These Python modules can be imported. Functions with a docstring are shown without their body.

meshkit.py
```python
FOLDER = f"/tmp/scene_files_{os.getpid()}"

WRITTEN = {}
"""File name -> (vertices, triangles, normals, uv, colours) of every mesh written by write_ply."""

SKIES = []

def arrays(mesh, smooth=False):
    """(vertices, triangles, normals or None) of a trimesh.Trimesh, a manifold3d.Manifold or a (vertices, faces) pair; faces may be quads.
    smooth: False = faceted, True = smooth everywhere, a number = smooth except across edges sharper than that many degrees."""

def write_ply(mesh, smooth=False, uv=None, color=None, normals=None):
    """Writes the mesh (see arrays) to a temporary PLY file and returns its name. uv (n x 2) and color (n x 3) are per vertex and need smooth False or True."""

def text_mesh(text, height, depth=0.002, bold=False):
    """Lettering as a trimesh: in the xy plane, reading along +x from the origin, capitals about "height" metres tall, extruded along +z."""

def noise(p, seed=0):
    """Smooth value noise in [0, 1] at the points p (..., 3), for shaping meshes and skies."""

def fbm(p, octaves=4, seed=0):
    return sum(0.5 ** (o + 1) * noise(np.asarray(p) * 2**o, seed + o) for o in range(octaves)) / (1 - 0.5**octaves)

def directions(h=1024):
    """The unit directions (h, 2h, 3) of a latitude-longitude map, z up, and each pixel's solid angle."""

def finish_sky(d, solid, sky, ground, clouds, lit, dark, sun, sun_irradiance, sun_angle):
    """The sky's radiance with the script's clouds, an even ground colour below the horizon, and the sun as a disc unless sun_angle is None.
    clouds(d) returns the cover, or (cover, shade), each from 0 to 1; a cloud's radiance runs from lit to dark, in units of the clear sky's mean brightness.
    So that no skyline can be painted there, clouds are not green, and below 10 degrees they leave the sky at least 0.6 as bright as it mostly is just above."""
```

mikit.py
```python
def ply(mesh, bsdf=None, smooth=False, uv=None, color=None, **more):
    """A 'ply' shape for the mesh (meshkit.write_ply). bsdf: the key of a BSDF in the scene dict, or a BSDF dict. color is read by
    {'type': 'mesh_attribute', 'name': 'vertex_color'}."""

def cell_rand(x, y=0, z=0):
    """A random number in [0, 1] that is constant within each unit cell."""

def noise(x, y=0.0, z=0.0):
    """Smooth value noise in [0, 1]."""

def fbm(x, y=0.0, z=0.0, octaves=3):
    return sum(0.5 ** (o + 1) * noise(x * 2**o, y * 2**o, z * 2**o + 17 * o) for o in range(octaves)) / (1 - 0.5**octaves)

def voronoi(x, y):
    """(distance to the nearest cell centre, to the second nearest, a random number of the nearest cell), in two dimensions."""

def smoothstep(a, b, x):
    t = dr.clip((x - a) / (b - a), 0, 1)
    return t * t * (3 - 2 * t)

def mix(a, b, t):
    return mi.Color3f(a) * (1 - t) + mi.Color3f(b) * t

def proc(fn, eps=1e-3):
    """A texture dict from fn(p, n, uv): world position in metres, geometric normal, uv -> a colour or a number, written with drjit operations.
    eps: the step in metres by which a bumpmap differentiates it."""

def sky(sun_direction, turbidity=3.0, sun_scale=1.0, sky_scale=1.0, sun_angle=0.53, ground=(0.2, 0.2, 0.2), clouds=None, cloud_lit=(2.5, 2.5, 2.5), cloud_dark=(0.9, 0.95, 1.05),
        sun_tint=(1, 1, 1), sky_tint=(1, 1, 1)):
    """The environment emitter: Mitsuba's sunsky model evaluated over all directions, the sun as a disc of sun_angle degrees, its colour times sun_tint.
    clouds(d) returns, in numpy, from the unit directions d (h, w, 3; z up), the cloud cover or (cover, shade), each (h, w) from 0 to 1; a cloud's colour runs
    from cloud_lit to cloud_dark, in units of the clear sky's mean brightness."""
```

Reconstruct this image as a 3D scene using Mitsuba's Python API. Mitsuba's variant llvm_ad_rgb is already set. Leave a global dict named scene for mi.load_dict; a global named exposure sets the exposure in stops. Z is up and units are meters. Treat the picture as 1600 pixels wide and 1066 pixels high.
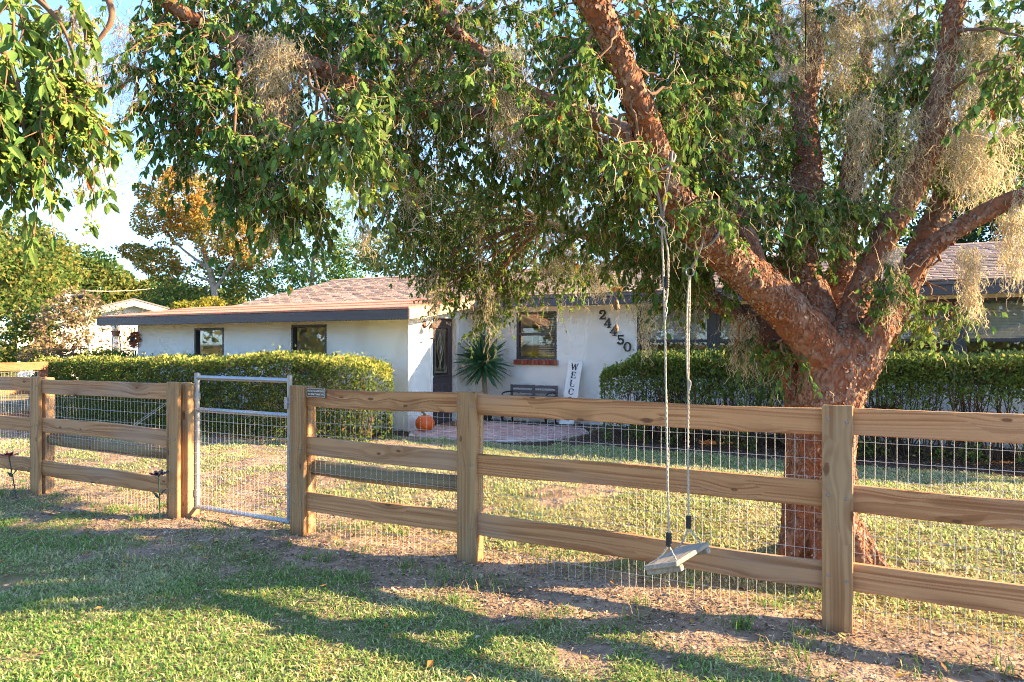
import math, random
import numpy as np, trimesh
import manifold3d as m3
import mitsuba as mi, drjit as dr
import mikit, meshkit
from shapely.geometry import Polygon, LineString, Point, box as sbox
from shapely.ops import unary_union
from shapely import affinity

T = mi.ScalarTransform4f
scene, labels = {}, {}
rng = np.random.default_rng(7)

# ------------------------------------------------------------------ camera, sky, exposure
F, HOR, CAMZ = 1000.0, 539.0, 1.55          # focal length in px of the 1600 px photo, horizon row, eye height
FOV = 2 * math.degrees(math.atan(800 / F))
scene['camera'] = {'type': 'perspective', 'fov': FOV, 'fov_axis': 'x', 'near_clip': 0.05, 'far_clip': 2000.0,
                   'principal_point_offset_y': -(HOR - 533.0) / 1066.0,
                   'to_world': T().look_at(origin=[0, 0, CAMZ], target=[0, 10, CAMZ], up=[0, 0, 1])}


def cloud_cover(d):
    el = d[..., 2]
    q = np.stack([d[..., 0] / (el + 0.35) * 2.2, d[..., 1] / (el + 0.35) * 2.2, el * 3], -1)
    n = meshkit.fbm(q + 3.1, 5, 4)
    c = np.clip((n - 0.50) / 0.22, 0, 1)
    return 0.22 * c * c * (3 - 2 * c)


SUN = (1.0, 0.01, 0.40)
scene['sky'] = mikit.sky(SUN, turbidity=2.2, sun_scale=1.0, clouds=cloud_cover, cloud_lit=(1.7, 1.7, 1.72), cloud_dark=(1.1, 1.12, 1.18), sun_tint=(1.0, 0.94, 0.85), sky_tint=(0.79, 0.86, 1.03),
                         ground=(0.16, 0.15, 0.10))
exposure = 4.35

# ------------------------------------------------------------------ frames: house and fence run along D, away from the eye along N
D = np.array([0.8987, -0.4386]); N = np.array([0.4386, 0.8987])
C0 = np.array([-0.733, 12.22])              # inner corner of porch and long front wall
F0 = np.array([-0.30, 4.484])               # a point of the fence line


def to_world(v, o):
    v = np.asarray(v, float)
    out = np.empty_like(v)
    out[..., :2] = o + v[..., :1] * D + v[..., 1:2] * N
    out[..., 2] = v[..., 2]
    return out


def at(px, py, y):
    return np.array([(px - 800) / F * y, y, CAMZ - (py - HOR) / F * y])


def project(p):
    p = np.asarray(p)
    return 800 + F * p[..., 0] / p[..., 1], HOR + F * (CAMZ - p[..., 2]) / p[..., 1]


def sstep(a, b, x):
    t = np.clip((x - a) / (b - a), 0, 1)
    return t * t * (3 - 2 * t)


def fence_y(x, y):
    return (x - F0[0]) * N[0] + (y - F0[1]) * N[1]


def fence_x(x, y):
    return (x - F0[0]) * D[0] + (y - F0[1]) * D[1]


def house_xy(x, y):
    return (x - C0[0]) * D[0] + (y - C0[1]) * D[1], (x - C0[0]) * N[0] + (y - C0[1]) * N[1]


def ground_z(x, y):
    x, y = np.asarray(x, float), np.asarray(y, float)
    f = fence_y(x, y)
    p = np.stack([x, y, 0 * x], -1)
    near = np.exp(-((x * x + (y - 5) ** 2) / 400))
    return 0.15 * sstep(0.1, 2.0, f) + near * (0.05 * (meshkit.noise(p * 0.9, 3) - 0.5) * sstep(-0.5, -1.6, f) * 0 + 0.03 * (meshkit.noise(p * 2.3, 5) - 0.5) + 0.014 * (meshkit.noise(p * 9, 6) - 0.5))


# ------------------------------------------------------------------ mesh helpers
class MB:
    def __init__(self):
        self.v, self.f, self.n, self.c = [], [], 0, []

    def add(self, v, f, c=None):
        v = np.asarray(v, float); f = np.asarray(f, int)
        self.v.append(v); self.f.append(f + self.n); self.n += len(v)
        if c is not None:
            self.c.append(np.broadcast_to(c, (len(v), 3)))
        return self

    def tm(self, m, c=None):
        return self.add(m.vertices, m.faces, c)

    def mesh(self):
        return np.vstack(self.v), np.vstack(self.f)

    def col(self):
        return np.vstack(self.c) if self.c else None


def box(x0, x1, y0, y1, z0, z1, b=0.0):
    """A box, its edges chamfered by b."""
    if b <= 0:
        m = trimesh.creation.box(extents=(x1 - x0, y1 - y0, z1 - z0))
        v = np.array(m.vertices) + [(x0 + x1) / 2, (y0 + y1) / 2, (z0 + z1) / 2]
        return v, np.array(m.faces)
    b = min(b, (x1 - x0) / 2.1, (y1 - y0) / 2.1, (z1 - z0) / 2.1)
    pts = []
    for x, sx in ((x0, 1), (x1, -1)):
        for y, sy in ((y0, 1), (y1, -1)):
            for z, sz in ((z0, 1), (z1, -1)):
                pts += [(x, y + sy * b, z + sz * b), (x + sx * b, y, z + sz * b), (x + sx * b, y + sy * b, z)]
    m = m3.Manifold.hull_points(np.array(pts)).to_mesh()
    return np.array(m.vert_properties[:, :3], float), np.array(m.tri_verts, int)


def frames(p):
    t = np.gradient(p, axis=0)
    t /= np.linalg.norm(t, axis=1, keepdims=True) + 1e-12
    a = np.zeros_like(t)
    ref = np.array([0, 0, 1.0]) if abs(t[0, 2]) < 0.9 else np.array([1.0, 0, 0])
    x = np.cross(t[0], ref); x /= np.linalg.norm(x)
    for i in range(len(t)):
        x = x - t[i] * (x @ t[i]); x /= np.linalg.norm(x) + 1e-12
        a[i] = x
    return t, a, np.cross(t, a)


def tube(p, r, sides=6, caps=True):
    p = np.asarray(p, float)
    t, a, b = frames(p)
    ang = np.arange(sides) * 2 * np.pi / sides
    r = np.broadcast_to(r, (len(p),))
    v = (p[:, None] + r[:, None, None] * (np.cos(ang)[None, :, None] * a[:, None] + np.sin(ang)[None, :, None] * b[:, None])).reshape(-1, 3)
    i, j = np.meshgrid(np.arange(len(p) - 1), np.arange(sides), indexing='ij')
    q = np.stack([i * sides + j, i * sides + (j + 1) % sides, (i + 1) * sides + (j + 1) % sides, (i + 1) * sides + j], -1).reshape(-1, 4)
    f = np.vstack([q[:, [0, 1, 2]], q[:, [0, 2, 3]]])
    if caps:
        k = len(v)
        v = np.vstack([v, p[0], p[-1]])
        jj = np.arange(sides); e = (len(p) - 1) * sides
        f = np.vstack([f, np.stack([(jj + 1) % sides, jj, 0 * jj + k], 1), np.stack([e + jj, e + (jj + 1) % sides, 0 * jj + k + 1], 1)])
    return v, f


def lathe(prof, n=24):
    prof = np.asarray(prof, float); ang = np.arange(n) * 2 * np.pi / n
    v = np.stack([prof[:, :1] * np.cos(ang), prof[:, :1] * np.sin(ang), np.repeat(prof[:, 1:], n, 1)], -1).reshape(-1, 3)
    i, j = np.meshgrid(np.arange(len(prof) - 1), np.arange(n), indexing='ij')
    q = np.stack([i * n + j, i * n + (j + 1) % n, (i + 1) * n + (j + 1) % n, (i + 1) * n + j], -1).reshape(-1, 4)
    return v, np.vstack([q[:, [0, 1, 2]], q[:, [0, 2, 3]]])


def extrude(poly, depth):
    """Polygon in (a, b) -> solid with a = x, b = z and thickness along +y."""
    m = MB()
    for g in getattr(poly, 'geoms', [poly]):
        e = trimesh.creation.extrude_polygon(g, depth, engine='earcut')
        v = np.array(e.vertices)
        m.add(np.stack([v[:, 0], v[:, 2], v[:, 1]], 1), np.array(e.faces)[:, ::-1])
    return m.mesh()


def join(parts):
    m = MB()
    for v, f in parts:
        m.add(v, f)
    return m.mesh()


def smooth_path(pts, n=8):
    """Catmull-Rom through points (k, d)."""
    p = np.asarray(pts, float)
    q = np.vstack([2 * p[0] - p[1], p, 2 * p[-1] - p[-2]])
    out = []
    for i in range(1, len(q) - 2):
        t = np.linspace(0, 1, n, endpoint=False)[:, None]
        a, b, c, d = q[i - 1], q[i], q[i + 1], q[i + 2]
        out.append(0.5 * (2 * b + (c - a) * t + (2 * a - 5 * b + 4 * c - d) * t ** 2 + (3 * b - a - 3 * c + d) * t ** 3))
    return np.vstack(out + [p[-1:]])


counts = {}


def numbered(base):
    k = counts.get(base, 0); counts[base] = k + 1
    return base if k == 0 else f'{base}_{k:03d}'


def put(key, mesh, mat, smooth=30, color=None, kind=None):
    scene[key] = mikit.ply(mesh, mat, smooth=smooth, color=color)
    if kind:
        labels.setdefault(key, {})['kind'] = kind
    return key


def part(parent, name, mesh, mat, smooth=30, color=None, label=None, kind=None):
    key = numbered(parent + '__' + name)
    put(key, mesh, mat, smooth, color, kind)
    if label:
        labels.setdefault(key, {})['label'] = label
    return key


def thing(name, label, category, group=None, kind=None):
    key = numbered(name)
    labels[key] = {'label': label, 'category': category}
    if group:
        labels[key]['group'] = group
    if kind:
        labels[key]['kind'] = kind
    return key


# ------------------------------------------------------------------ materials
def rgb(*c):
    return {'type': 'rgb', 'value': list(c)}


def mat(name, d, two=True):
    scene['mat_' + name] = {'type': 'twosided', 'bsdf': d} if two else d
    return 'mat_' + name


def plain(name, c, rough=0.6, metal=0.0, spec=0.4, **k):
    return mat(name, {'type': 'principled', 'base_color': rgb(*c), 'roughness': rough, 'metallic': metal, 'specular': spec, **k})


nz, fb, sm, mix = mikit.noise, mikit.fbm, mikit.smoothstep, mikit.mix


def along(p, o):
    return (p.x - o[0]) * D[0] + (p.y - o[1]) * D[1], (p.x - o[0]) * N[0] + (p.y - o[1]) * N[1]


def wood_fn(horizontal, light, dark, grey, seed):
    def fn(p, n, uv):
        a, b = along(p, F0)
        if horizontal:
            l, w, ident = a, p.z + 0.35 * b, dr.floor(p.z / 0.40) * 3.7 + 1.3 * sum(dr.select(a > x_, 1.0, 0.0) for x_ in (-5.107, -2.3, -0.028, 2.30)) + seed
        else:
            l, w, ident = p.z, a + 0.6 * b, dr.floor(a / 0.6) * 2.3 + seed
        # knots: a sparse grid of rings that bend the grain
        gx, gy = l * 2.6 + ident * 0.37, w / 0.155 + ident
        d1, d2, r = mikit.voronoi(gx, gy)
        kd = d1 * 0.30
        keep = dr.select(r > 0.62, 1.0, 0.0)
        bend = dr.exp(-dr.square(kd / 0.12)) * keep
        warp = nz(l * 1.1 + ident, w * 7, ident) * 0.06 + bend * 0.035 + nz(l * 5, w * 20, ident) * 0.006
        g = (w + warp) * 115
        rings = nz(g, l * 1.3 + ident, ident)
        fine = nz((w + warp) * 420, l * 5 + ident, 3.0)
        t = dr.clip(0.95 * sm(0.32, 0.82, rings) * (0.45 + 0.75 * nz(w * 40, l * 0.7, ident)) + 0.35 * fine - 0.06, 0, 1)
        c = mix(light, dark, t)
        tone = nz(ident * 3.1, 0.5, 0.5)
        c = c * (0.72 + 0.52 * tone) * (0.82 + 0.28 * fb(l * 2.2, w * 7, ident))
        g2 = sm(0.45, 0.75, fb(l * 1.1 + 9, w * 3, ident + 5))
        c = mix(c, grey, 0.55 * g2)
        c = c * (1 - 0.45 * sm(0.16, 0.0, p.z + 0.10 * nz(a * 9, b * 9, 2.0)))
        streak = sm(0.66, 0.78, nz(l * 1.4 + 31, w * 24 + warp * 60, ident)) * 0.55 * sm(0.35, 0.6, nz(l * 2.0, 7.0, ident)) + 0.5 * keep * sm(0.20, 0.02, kd) * sm(0.35, 0.7, nz(l * 3, w * 30 + warp * 90, ident))
        c = mix(c, mi.Color3f(0.20, 0.09, 0.035), streak)
        ksz = 0.020 + 0.030 * sm(0.62, 1.0, r) * nz(r * 91, 2.0, 1.0)
        knot = sm(ksz, ksz * 0.55, kd + 0.012 * (nz(l * 60, w * 60, ident) - 0.5)) * keep
        c = mix(c, mi.Color3f(0.10, 0.045, 0.02) * (0.7 + 0.8 * nz(kd * 160)), 0.85 * knot)
        return c
    return fn


def wood_bump(horizontal, seed):
    def fn(p, n, uv):
        a, b = along(p, F0)
        l, w = (a, p.z + b) if horizontal else (p.z, a + b)
        return nz(w * 160, l * 2.5, seed) * 0.6 + nz(w * 500, l * 9, seed) * 0.4
    return fn


def wood(name, horizontal, light, dark, grey, seed):
    return mat(name, {'type': 'bumpmap', 'bsdf': {'type': 'principled', 'base_color': mikit.proc(wood_fn(horizontal, light, dark, grey, seed)), 'roughness': 0.72, 'specular': 0.3},
                      'arbitrary': mikit.proc(wood_bump(horizontal, seed)), 'scale': 0.0012})


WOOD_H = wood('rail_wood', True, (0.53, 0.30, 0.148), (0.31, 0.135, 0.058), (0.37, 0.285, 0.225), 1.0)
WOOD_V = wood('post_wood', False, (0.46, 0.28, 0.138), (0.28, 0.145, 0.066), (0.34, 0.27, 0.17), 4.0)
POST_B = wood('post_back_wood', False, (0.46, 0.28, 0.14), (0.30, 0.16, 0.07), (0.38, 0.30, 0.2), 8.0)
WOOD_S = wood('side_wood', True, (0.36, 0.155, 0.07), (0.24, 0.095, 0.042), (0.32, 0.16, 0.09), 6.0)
POLE_W = wood('round_wood', True, (0.27, 0.205, 0.115), (0.14, 0.105, 0.055), (0.22, 0.20, 0.13), 11.0)


def stucco_c(p, n, uv):
    g = fb(p.x * 1.3, p.y * 1.3, p.z * 0.8, 4)
    d = sm(0.55, 0.15, p.z + 0.25 * nz(p.x * 3, p.y * 3, p.z * 4)) * 0.35
    s = sm(0.60, 0.78, nz(p.x * 5 + p.y * 5, 0.0, p.z * 0.9)) * 0.20 + 0.12 * sm(0.55, 0.8, fb(p.x * 2.2, p.y * 2.2, p.z * 2.2 + 3, 4))
    return mix(mi.Color3f(0.83, 0.815, 0.775) * (0.93 + 0.12 * g), mi.Color3f(0.45, 0.36, 0.28), d + s)


def stucco_h(p, n, uv):
    return fb(p.x * 22, p.y * 22, p.z * 22, 4) * 0.7 + sm(0.5, 0.6, fb(p.x * 9 + 4, p.y * 9, p.z * 9, 3)) * 0.5


STUCCO = mat('stucco', {'type': 'bumpmap', 'bsdf': {'type': 'principled', 'base_color': mikit.proc(stucco_c), 'roughness': 0.9, 'specular': 0.2}, 'arbitrary': mikit.proc(stucco_h), 'scale': 0.020})
WHITE = plain('white_trim', (0.80, 0.79, 0.76), 0.5)
CREAM = plain('cream_soffit', (0.72, 0.66, 0.52), 0.7)
TAN = plain('tan_rake', (0.36, 0.26, 0.215), 0.6)


def fascia_c(p, n, uv):
    return mi.Color3f(0.062, 0.06, 0.068) * (0.75 + 0.6 * fb(p.x * 2, p.y * 2, p.z * 30))


FASCIA = mat('fascia', {'type': 'principled', 'base_color': mikit.proc(fascia_c), 'roughness': 0.5, 'specular': 0.4})
FASCIA2 = plain('drip_edge', (0.10, 0.095, 0.10), 0.45)


def copper_c(p, n, uv):
    a, b = along(p, C0)
    return mix(mi.Color3f(0.44, 0.155, 0.085), mi.Color3f(0.52, 0.25, 0.16), fb(a * 1.5, b * 6, 0)) * (0.85 + 0.3 * nz(a * 14, b * 60))


COPPER = mat('roof_sheet', {'type': 'principled', 'base_color': mikit.proc(copper_c), 'roughness': 0.6, 'specular': 0.3})


def shingle_fn(c, s):
    def fn(p, n, uv):
        return mi.Color3f(*c) * (0.72 + 0.56 * nz(p.x * 170, p.y * 170, p.z * 170)) * (0.85 + 0.3 * fb(p.x * 3 + s, p.y * 3, p.z * 3))
    return fn


SHINGLE = [mat(f'shingle_{i}', {'type': 'principled', 'base_color': mikit.proc(shingle_fn(c, i)), 'roughness': 0.9, 'specular': 0.2})
           for i, c in enumerate([(0.33, 0.245, 0.195), (0.28, 0.205, 0.165), (0.37, 0.285, 0.235), (0.24, 0.175, 0.142)])]
FRAME = plain('window_frame', (0.055, 0.052, 0.055), 0.4)
GLASS = mat('window_glass', {'type': 'thindielectric', 'int_ior': 1.62}, two=False)
BLIND = plain('blind', (0.33, 0.32, 0.29), 0.6)
ROOM = plain('room', (0.16, 0.14, 0.12), 0.9)
BRICK = [plain(f'brick_{i}', c, 0.85) for i, c in enumerate([(0.30, 0.07, 0.04), (0.24, 0.06, 0.04), (0.34, 0.10, 0.06)])]
MORTAR = plain('mortar', (0.45, 0.40, 0.36), 0.9)
DOOR = plain('door_paint', (0.075, 0.055, 0.058), 0.45)
BRASS = plain('leading', (0.45, 0.40, 0.30), 0.35, 0.6)
BLACK = plain('black_metal', (0.022, 0.022, 0.025), 0.45)
COPPERM = plain('lantern_copper', (0.10, 0.055, 0.038), 0.5, 0.2)
LAMPGL = mat('lamp_glass', {'type': 'thindielectric'}, two=False)
GREYW = plain('bench_slat', (0.115, 0.10, 0.105), 0.6)
SIGNW = plain('sign_board', (0.78, 0.77, 0.74), 0.6)
SIGNK = plain('sign_letter', (0.03, 0.03, 0.034), 0.6)


def galv_c(p, n, uv):
    return mi.Color3f(0.37, 0.39, 0.43) * (0.8 + 0.3 * fb(p.x * 30, p.y * 30, p.z * 30))


GALV = mat('galvanised', {'type': 'principled', 'base_color': mikit.proc(galv_c), 'roughness': 0.38, 'metallic': 0.55, 'specular': 0.5})
WIRE = plain('wire', (0.55, 0.56, 0.58), 0.45, 0.3)
PLAQUE = plain('plaque', (0.085, 0.085, 0.085), 0.4, 0.3)
PLAQT = plain('plaque_text', (0.62, 0.62, 0.60), 0.4, 0.2)


def pumpkin_c(p, n, uv):
    return mi.Color3f(0.72, 0.12, 0.014) * (0.8 + 0.35 * fb(p.x * 20, p.y * 20, p.z * 8))


PUMPKIN = mat('pumpkin', {'type': 'principled', 'base_color': mikit.proc(pumpkin_c), 'roughness': 0.42, 'specular': 0.5})
STALK = plain('pumpkin_stalk', (0.16, 0.17, 0.08), 0.8)


def paver_fn(c):
    def fn(p, n, uv):
        return mi.Color3f(*c) * (0.75 + 0.5 * fb(p.x * 7, p.y * 7, p.z * 7))
    return fn


PAVER = [mat(f'paver_{i}', {'type': 'principled', 'base_color': mikit.proc(paver_fn(c)), 'roughness': 0.85, 'specular': 0.25}) for i, c in enumerate([(0.40, 0.25, 0.22), (0.34, 0.22, 0.20), (0.44, 0.31, 0.28)])]
EDGE = plain('dark_edging', (0.06, 0.055, 0.06), 0.8)
MAT_ = plain('door_mat', (0.13, 0.07, 0.045), 0.95)
MATB = plain('door_mat_border', (0.42, 0.33, 0.20), 0.95)


def ground_h(p, n, uv):
    return fb(p.x * 14, p.y * 14, 0, 3) * 0.6 + fb(p.x * 70, p.y * 70, 0, 2) * 0.4


GROUND = mat('soil', {'type': 'bumpmap', 'bsdf': {'type': 'diffuse', 'reflectance': {'type': 'mesh_attribute', 'name': 'vertex_color'}}, 'arbitrary': mikit.proc(ground_h), 'scale': 0.018})


def thin(name, rough, trans, spec=0.5):
    return mat(name, {'type': 'principledthin', 'base_color': {'type': 'mesh_attribute', 'name': 'vertex_color'}, 'roughness': rough, 'diff_trans': trans, 'spec_trans': 0.0, 'eta': 1.4}, two=False)


LEAF = thin('leaf', 0.38, 0.75)
GRASS = thin('grass_blade', 0.55, 0.85)
HEDGE = thin('hedge_leaf', 0.42, 0.7)
FAR = thin('far_leaf', 0.6, 0.85)
MOSS = thin('moss', 0.8, 0.9)
LITTER = mat('litter', {'type': 'diffuse', 'reflectance': {'type': 'mesh_attribute', 'name': 'vertex_color'}})
TWIG = plain('twig', (0.17, 0.10, 0.06), 0.85)
STEM = plain('hedge_stem', (0.10, 0.075, 0.055), 0.9)


def bark_q(p):
    w = fb(p.x * 6, p.y * 6, p.z * 4, 3)
    return w, fb(p.x * 46 + w * 6, p.y * 46, p.z * 24 + w * 5, 4) + 0.75 * (w - 0.5)


def bark_fn(p, n, uv):
    w, q = bark_q(p)
    red = mix(mi.Color3f(0.29, 0.115, 0.055), mi.Color3f(0.14, 0.060, 0.036), fb(p.x * 12, p.y * 12, p.z * 9 + 7))
    grey = mix(mi.Color3f(0.31, 0.215, 0.155), mi.Color3f(0.17, 0.105, 0.075), fb(p.x * 40, p.y * 40, p.z * 25))
    c = mix(red, grey, 0.80 * sm(0.38, 0.64, q))
    c = mix(c, mi.Color3f(0.10, 0.06, 0.045), 0.55 * sm(0.58, 0.70, fb(p.x * 38 + 5, p.y * 38, p.z * 15, 3)))
    return c * (0.75 + 0.5 * nz(p.x * 90, p.y * 90, p.z * 35))


def bark_h(p, n, uv):
    w, q = bark_q(p)
    return sm(0.34, 0.60, q) + 0.75 * fb(p.x * 55, p.y * 55, p.z * 20, 3)


BARK = mat('bark', {'type': 'bumpmap', 'bsdf': {'type': 'principled', 'base_color': mikit.proc(bark_fn), 'roughness': 0.8, 'specular': 0.25}, 'arbitrary': mikit.proc(bark_h), 'scale': 0.016})
BARKF = plain('far_bark', (0.30, 0.25, 0.20), 0.9)
SCAR = plain('limb_scar', (0.19, 0.115, 0.08), 0.9)
SCARD = plain('limb_scar_core', (0.09, 0.06, 0.045), 0.9)
ROPE = mat('rope', {'type': 'principled', 'base_color': mikit.proc(lambda p, n, uv: mi.Color3f(0.46, 0.43, 0.38) * (0.70 + 0.4 * nz(p.x * 200, p.y * 200, p.z * 130))), 'roughness': 0.9})
STRAP = plain('strap', (0.23, 0.23, 0.24), 0.8)
TAPE = plain('black_tape', (0.03, 0.03, 0.032), 0.5)


def seat_c(p, n, uv):
    return mix(mi.Color3f(0.38, 0.34, 0.28), mi.Color3f(0.21, 0.195, 0.17), nz(p.x * 90 - p.y * 60, (p.x + p.y) * 6, p.z * 30)) * (0.85 + 0.3 * fb(p.x * 12, p.y * 12, 0))


SEATW = mat('seat_wood', {'type': 'principled', 'base_color': mikit.proc(seat_c), 'roughness': 0.85})
YUCCA = plain('yucca_leaf', (0.035, 0.10, 0.042), 0.38)
YTRUNK = plain('yucca_trunk', (0.26, 0.20, 0.14), 0.9)
POT = plain('black_pot', (0.03, 0.028, 0.028), 0.5)
REDP = plain('red_enamel', (0.22, 0.012, 0.03), 0.3)
BLUEP = plain('blue_enamel', (0.015, 0.015, 0.05), 0.3)
GREENM = plain('green_metal', (0.015, 0.05, 0.04), 0.4)
TEAL = plain('teal_post', (0.04, 0.12, 0.13), 0.5)
CLAY = plain('clay', (0.20, 0.155, 0.125), 0.8)
WOODB = plain('feeder_wood', (0.38, 0.18, 0.05), 0.7)
SIDING = plain('far_siding', (0.80, 0.78, 0.75), 0.7)
GREENF = plain('far_fascia', (0.30, 0.42, 0.34), 0.7)
FARROOF = plain('far_roof', (0.20, 0.19, 0.20), 0.9)
PVC = plain('vent_pipe', (0.62, 0.58, 0.55), 0.6)
POLEM = plain('utility_pole', (0.26, 0.21, 0.17), 0.9)
CABLE = plain('cable', (0.42, 0.38, 0.34), 0.7)
TERRA = plain('terracotta', (0.36, 0.16, 0.10), 0.8)
WREATH = plain('wreath', (0.30, 0.10, 0.05), 0.9)

# ------------------------------------------------------------------ ground
def grass_cover(x, y):
    """0 bare .. 1 dense turf."""
    f, fx = fence_y(x, y), fence_x(x, y)
    hx, hy = house_xy(x, y)
    p = np.stack([x, y, 0 * x], -1)
    n1, n2, n3 = meshkit.fbm(p * 0.8, 3, 11), meshkit.fbm(p * 2.6, 3, 12), meshkit.fbm(p * 7, 2, 13)
    bare = 0.34 + 0.13 * sstep(-3, 2, fx) - 0.12 * sstep(-2.5, -5, fx)       # width of the bare strip in front of the fence
    front = sstep(0.0, 0.55, -f - bare - 0.75 * (n2 - 0.5) * 2 - 0.3 * (n1 - 0.5) - 0.5 * (n3 - 0.5))
    front = front * (0.72 + 0.28 * sstep(0.30, 0.5, n2 + 0.4 * (n3 - 0.5)))
    back = sstep(0.20, 0.58, n2 + 0.5 * (n1 - 0.5) + 0.55 * (n3 - 0.5) + 0.26 * sstep(-0.5, 3.0, fx) - 0.10 * sstep(-1.0, -3.5, fx)) * sstep(0.05, 0.5, f)
    strip = sstep(-3.9, -3.4, hy) * sstep(-2.1, -2.35, hy) * sstep(1.0, 2.0, hx)                         # even turf along the long hedge
    back = np.maximum(back, 0.95 * strip)
    bed = np.maximum(sstep(-2.35, -2.1, hy + 0.25 * (n2 - .5)) * sstep(2.5, 2.8, hx), sstep(-3.0, -2.8, hy) * (hx < -0.1) * (hx > -7))
    bed = np.maximum(bed, (hy > -2.55) * (hx > -0.3) * (hx < 2.6))
    return np.clip(np.where(f > 0, back * (1 - np.clip(bed, 0, 1)), front), 0, 1), np.clip(bed, 0, 1) * (f > 0)


def axis(lo, hi, step, far_lo, far_hi):
    a = np.arange(lo, hi + step / 2, step)
    g, x, s = [], hi, step
    while x < far_hi:
        s *= 1.35; x += s; g.append(x)
    h, x, s = [], lo, step
    while x > far_lo:
        s *= 1.35; x -= s; h.append(x)
    return np.array(h[::-1] + list(a) + g)


gx, gy = axis(-8.5, 8.0, 0.05, -400, 400), axis(2.2, 12.5, 0.05, -60, 700)
X, Y = np.meshgrid(gx, gy)
Zg = ground_z(X, Y)
cov, bed = grass_cover(X, Y)
P3 = np.stack([X, Y, 0 * X], -1)
n4, n5, n6 = meshkit.fbm(P3 * 6, 3, 21)[..., None], meshkit.fbm(P3 * 22, 2, 22)[..., None], meshkit.fbm(P3 * 1.2, 2, 23)[..., None]
dirt = np.array([0.29, 0.215, 0.160]) * (0.15 + 0.85 * n4 + 0.95 * n5) * (1 - 0.25 * (n6 - 0.5))
soil = np.array([0.20, 0.17, 0.085]) * (0.7 + 0.6 * n5)
mulch = np.array([0.095, 0.062, 0.045]) * (0.5 + 1.0 * n5)
gcol = dirt * (1 - cov[..., None]) + soil * cov[..., None]
gcol = gcol * (1 - bed[..., None]) + mulch * bed[..., None]
far = sstep(14, 22, Y)[..., None]
gcol = gcol * (1 - far) + np.array([0.10, 0.115, 0.045]) * far
i, j = np.meshgrid(np.arange(len(gy) - 1), np.arange(len(gx) - 1), indexing='ij')
k = i * len(gx) + j
gf = np.stack([k, k + 1, k + len(gx) + 1, k + len(gx)], -1).reshape(-1, 4)
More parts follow.
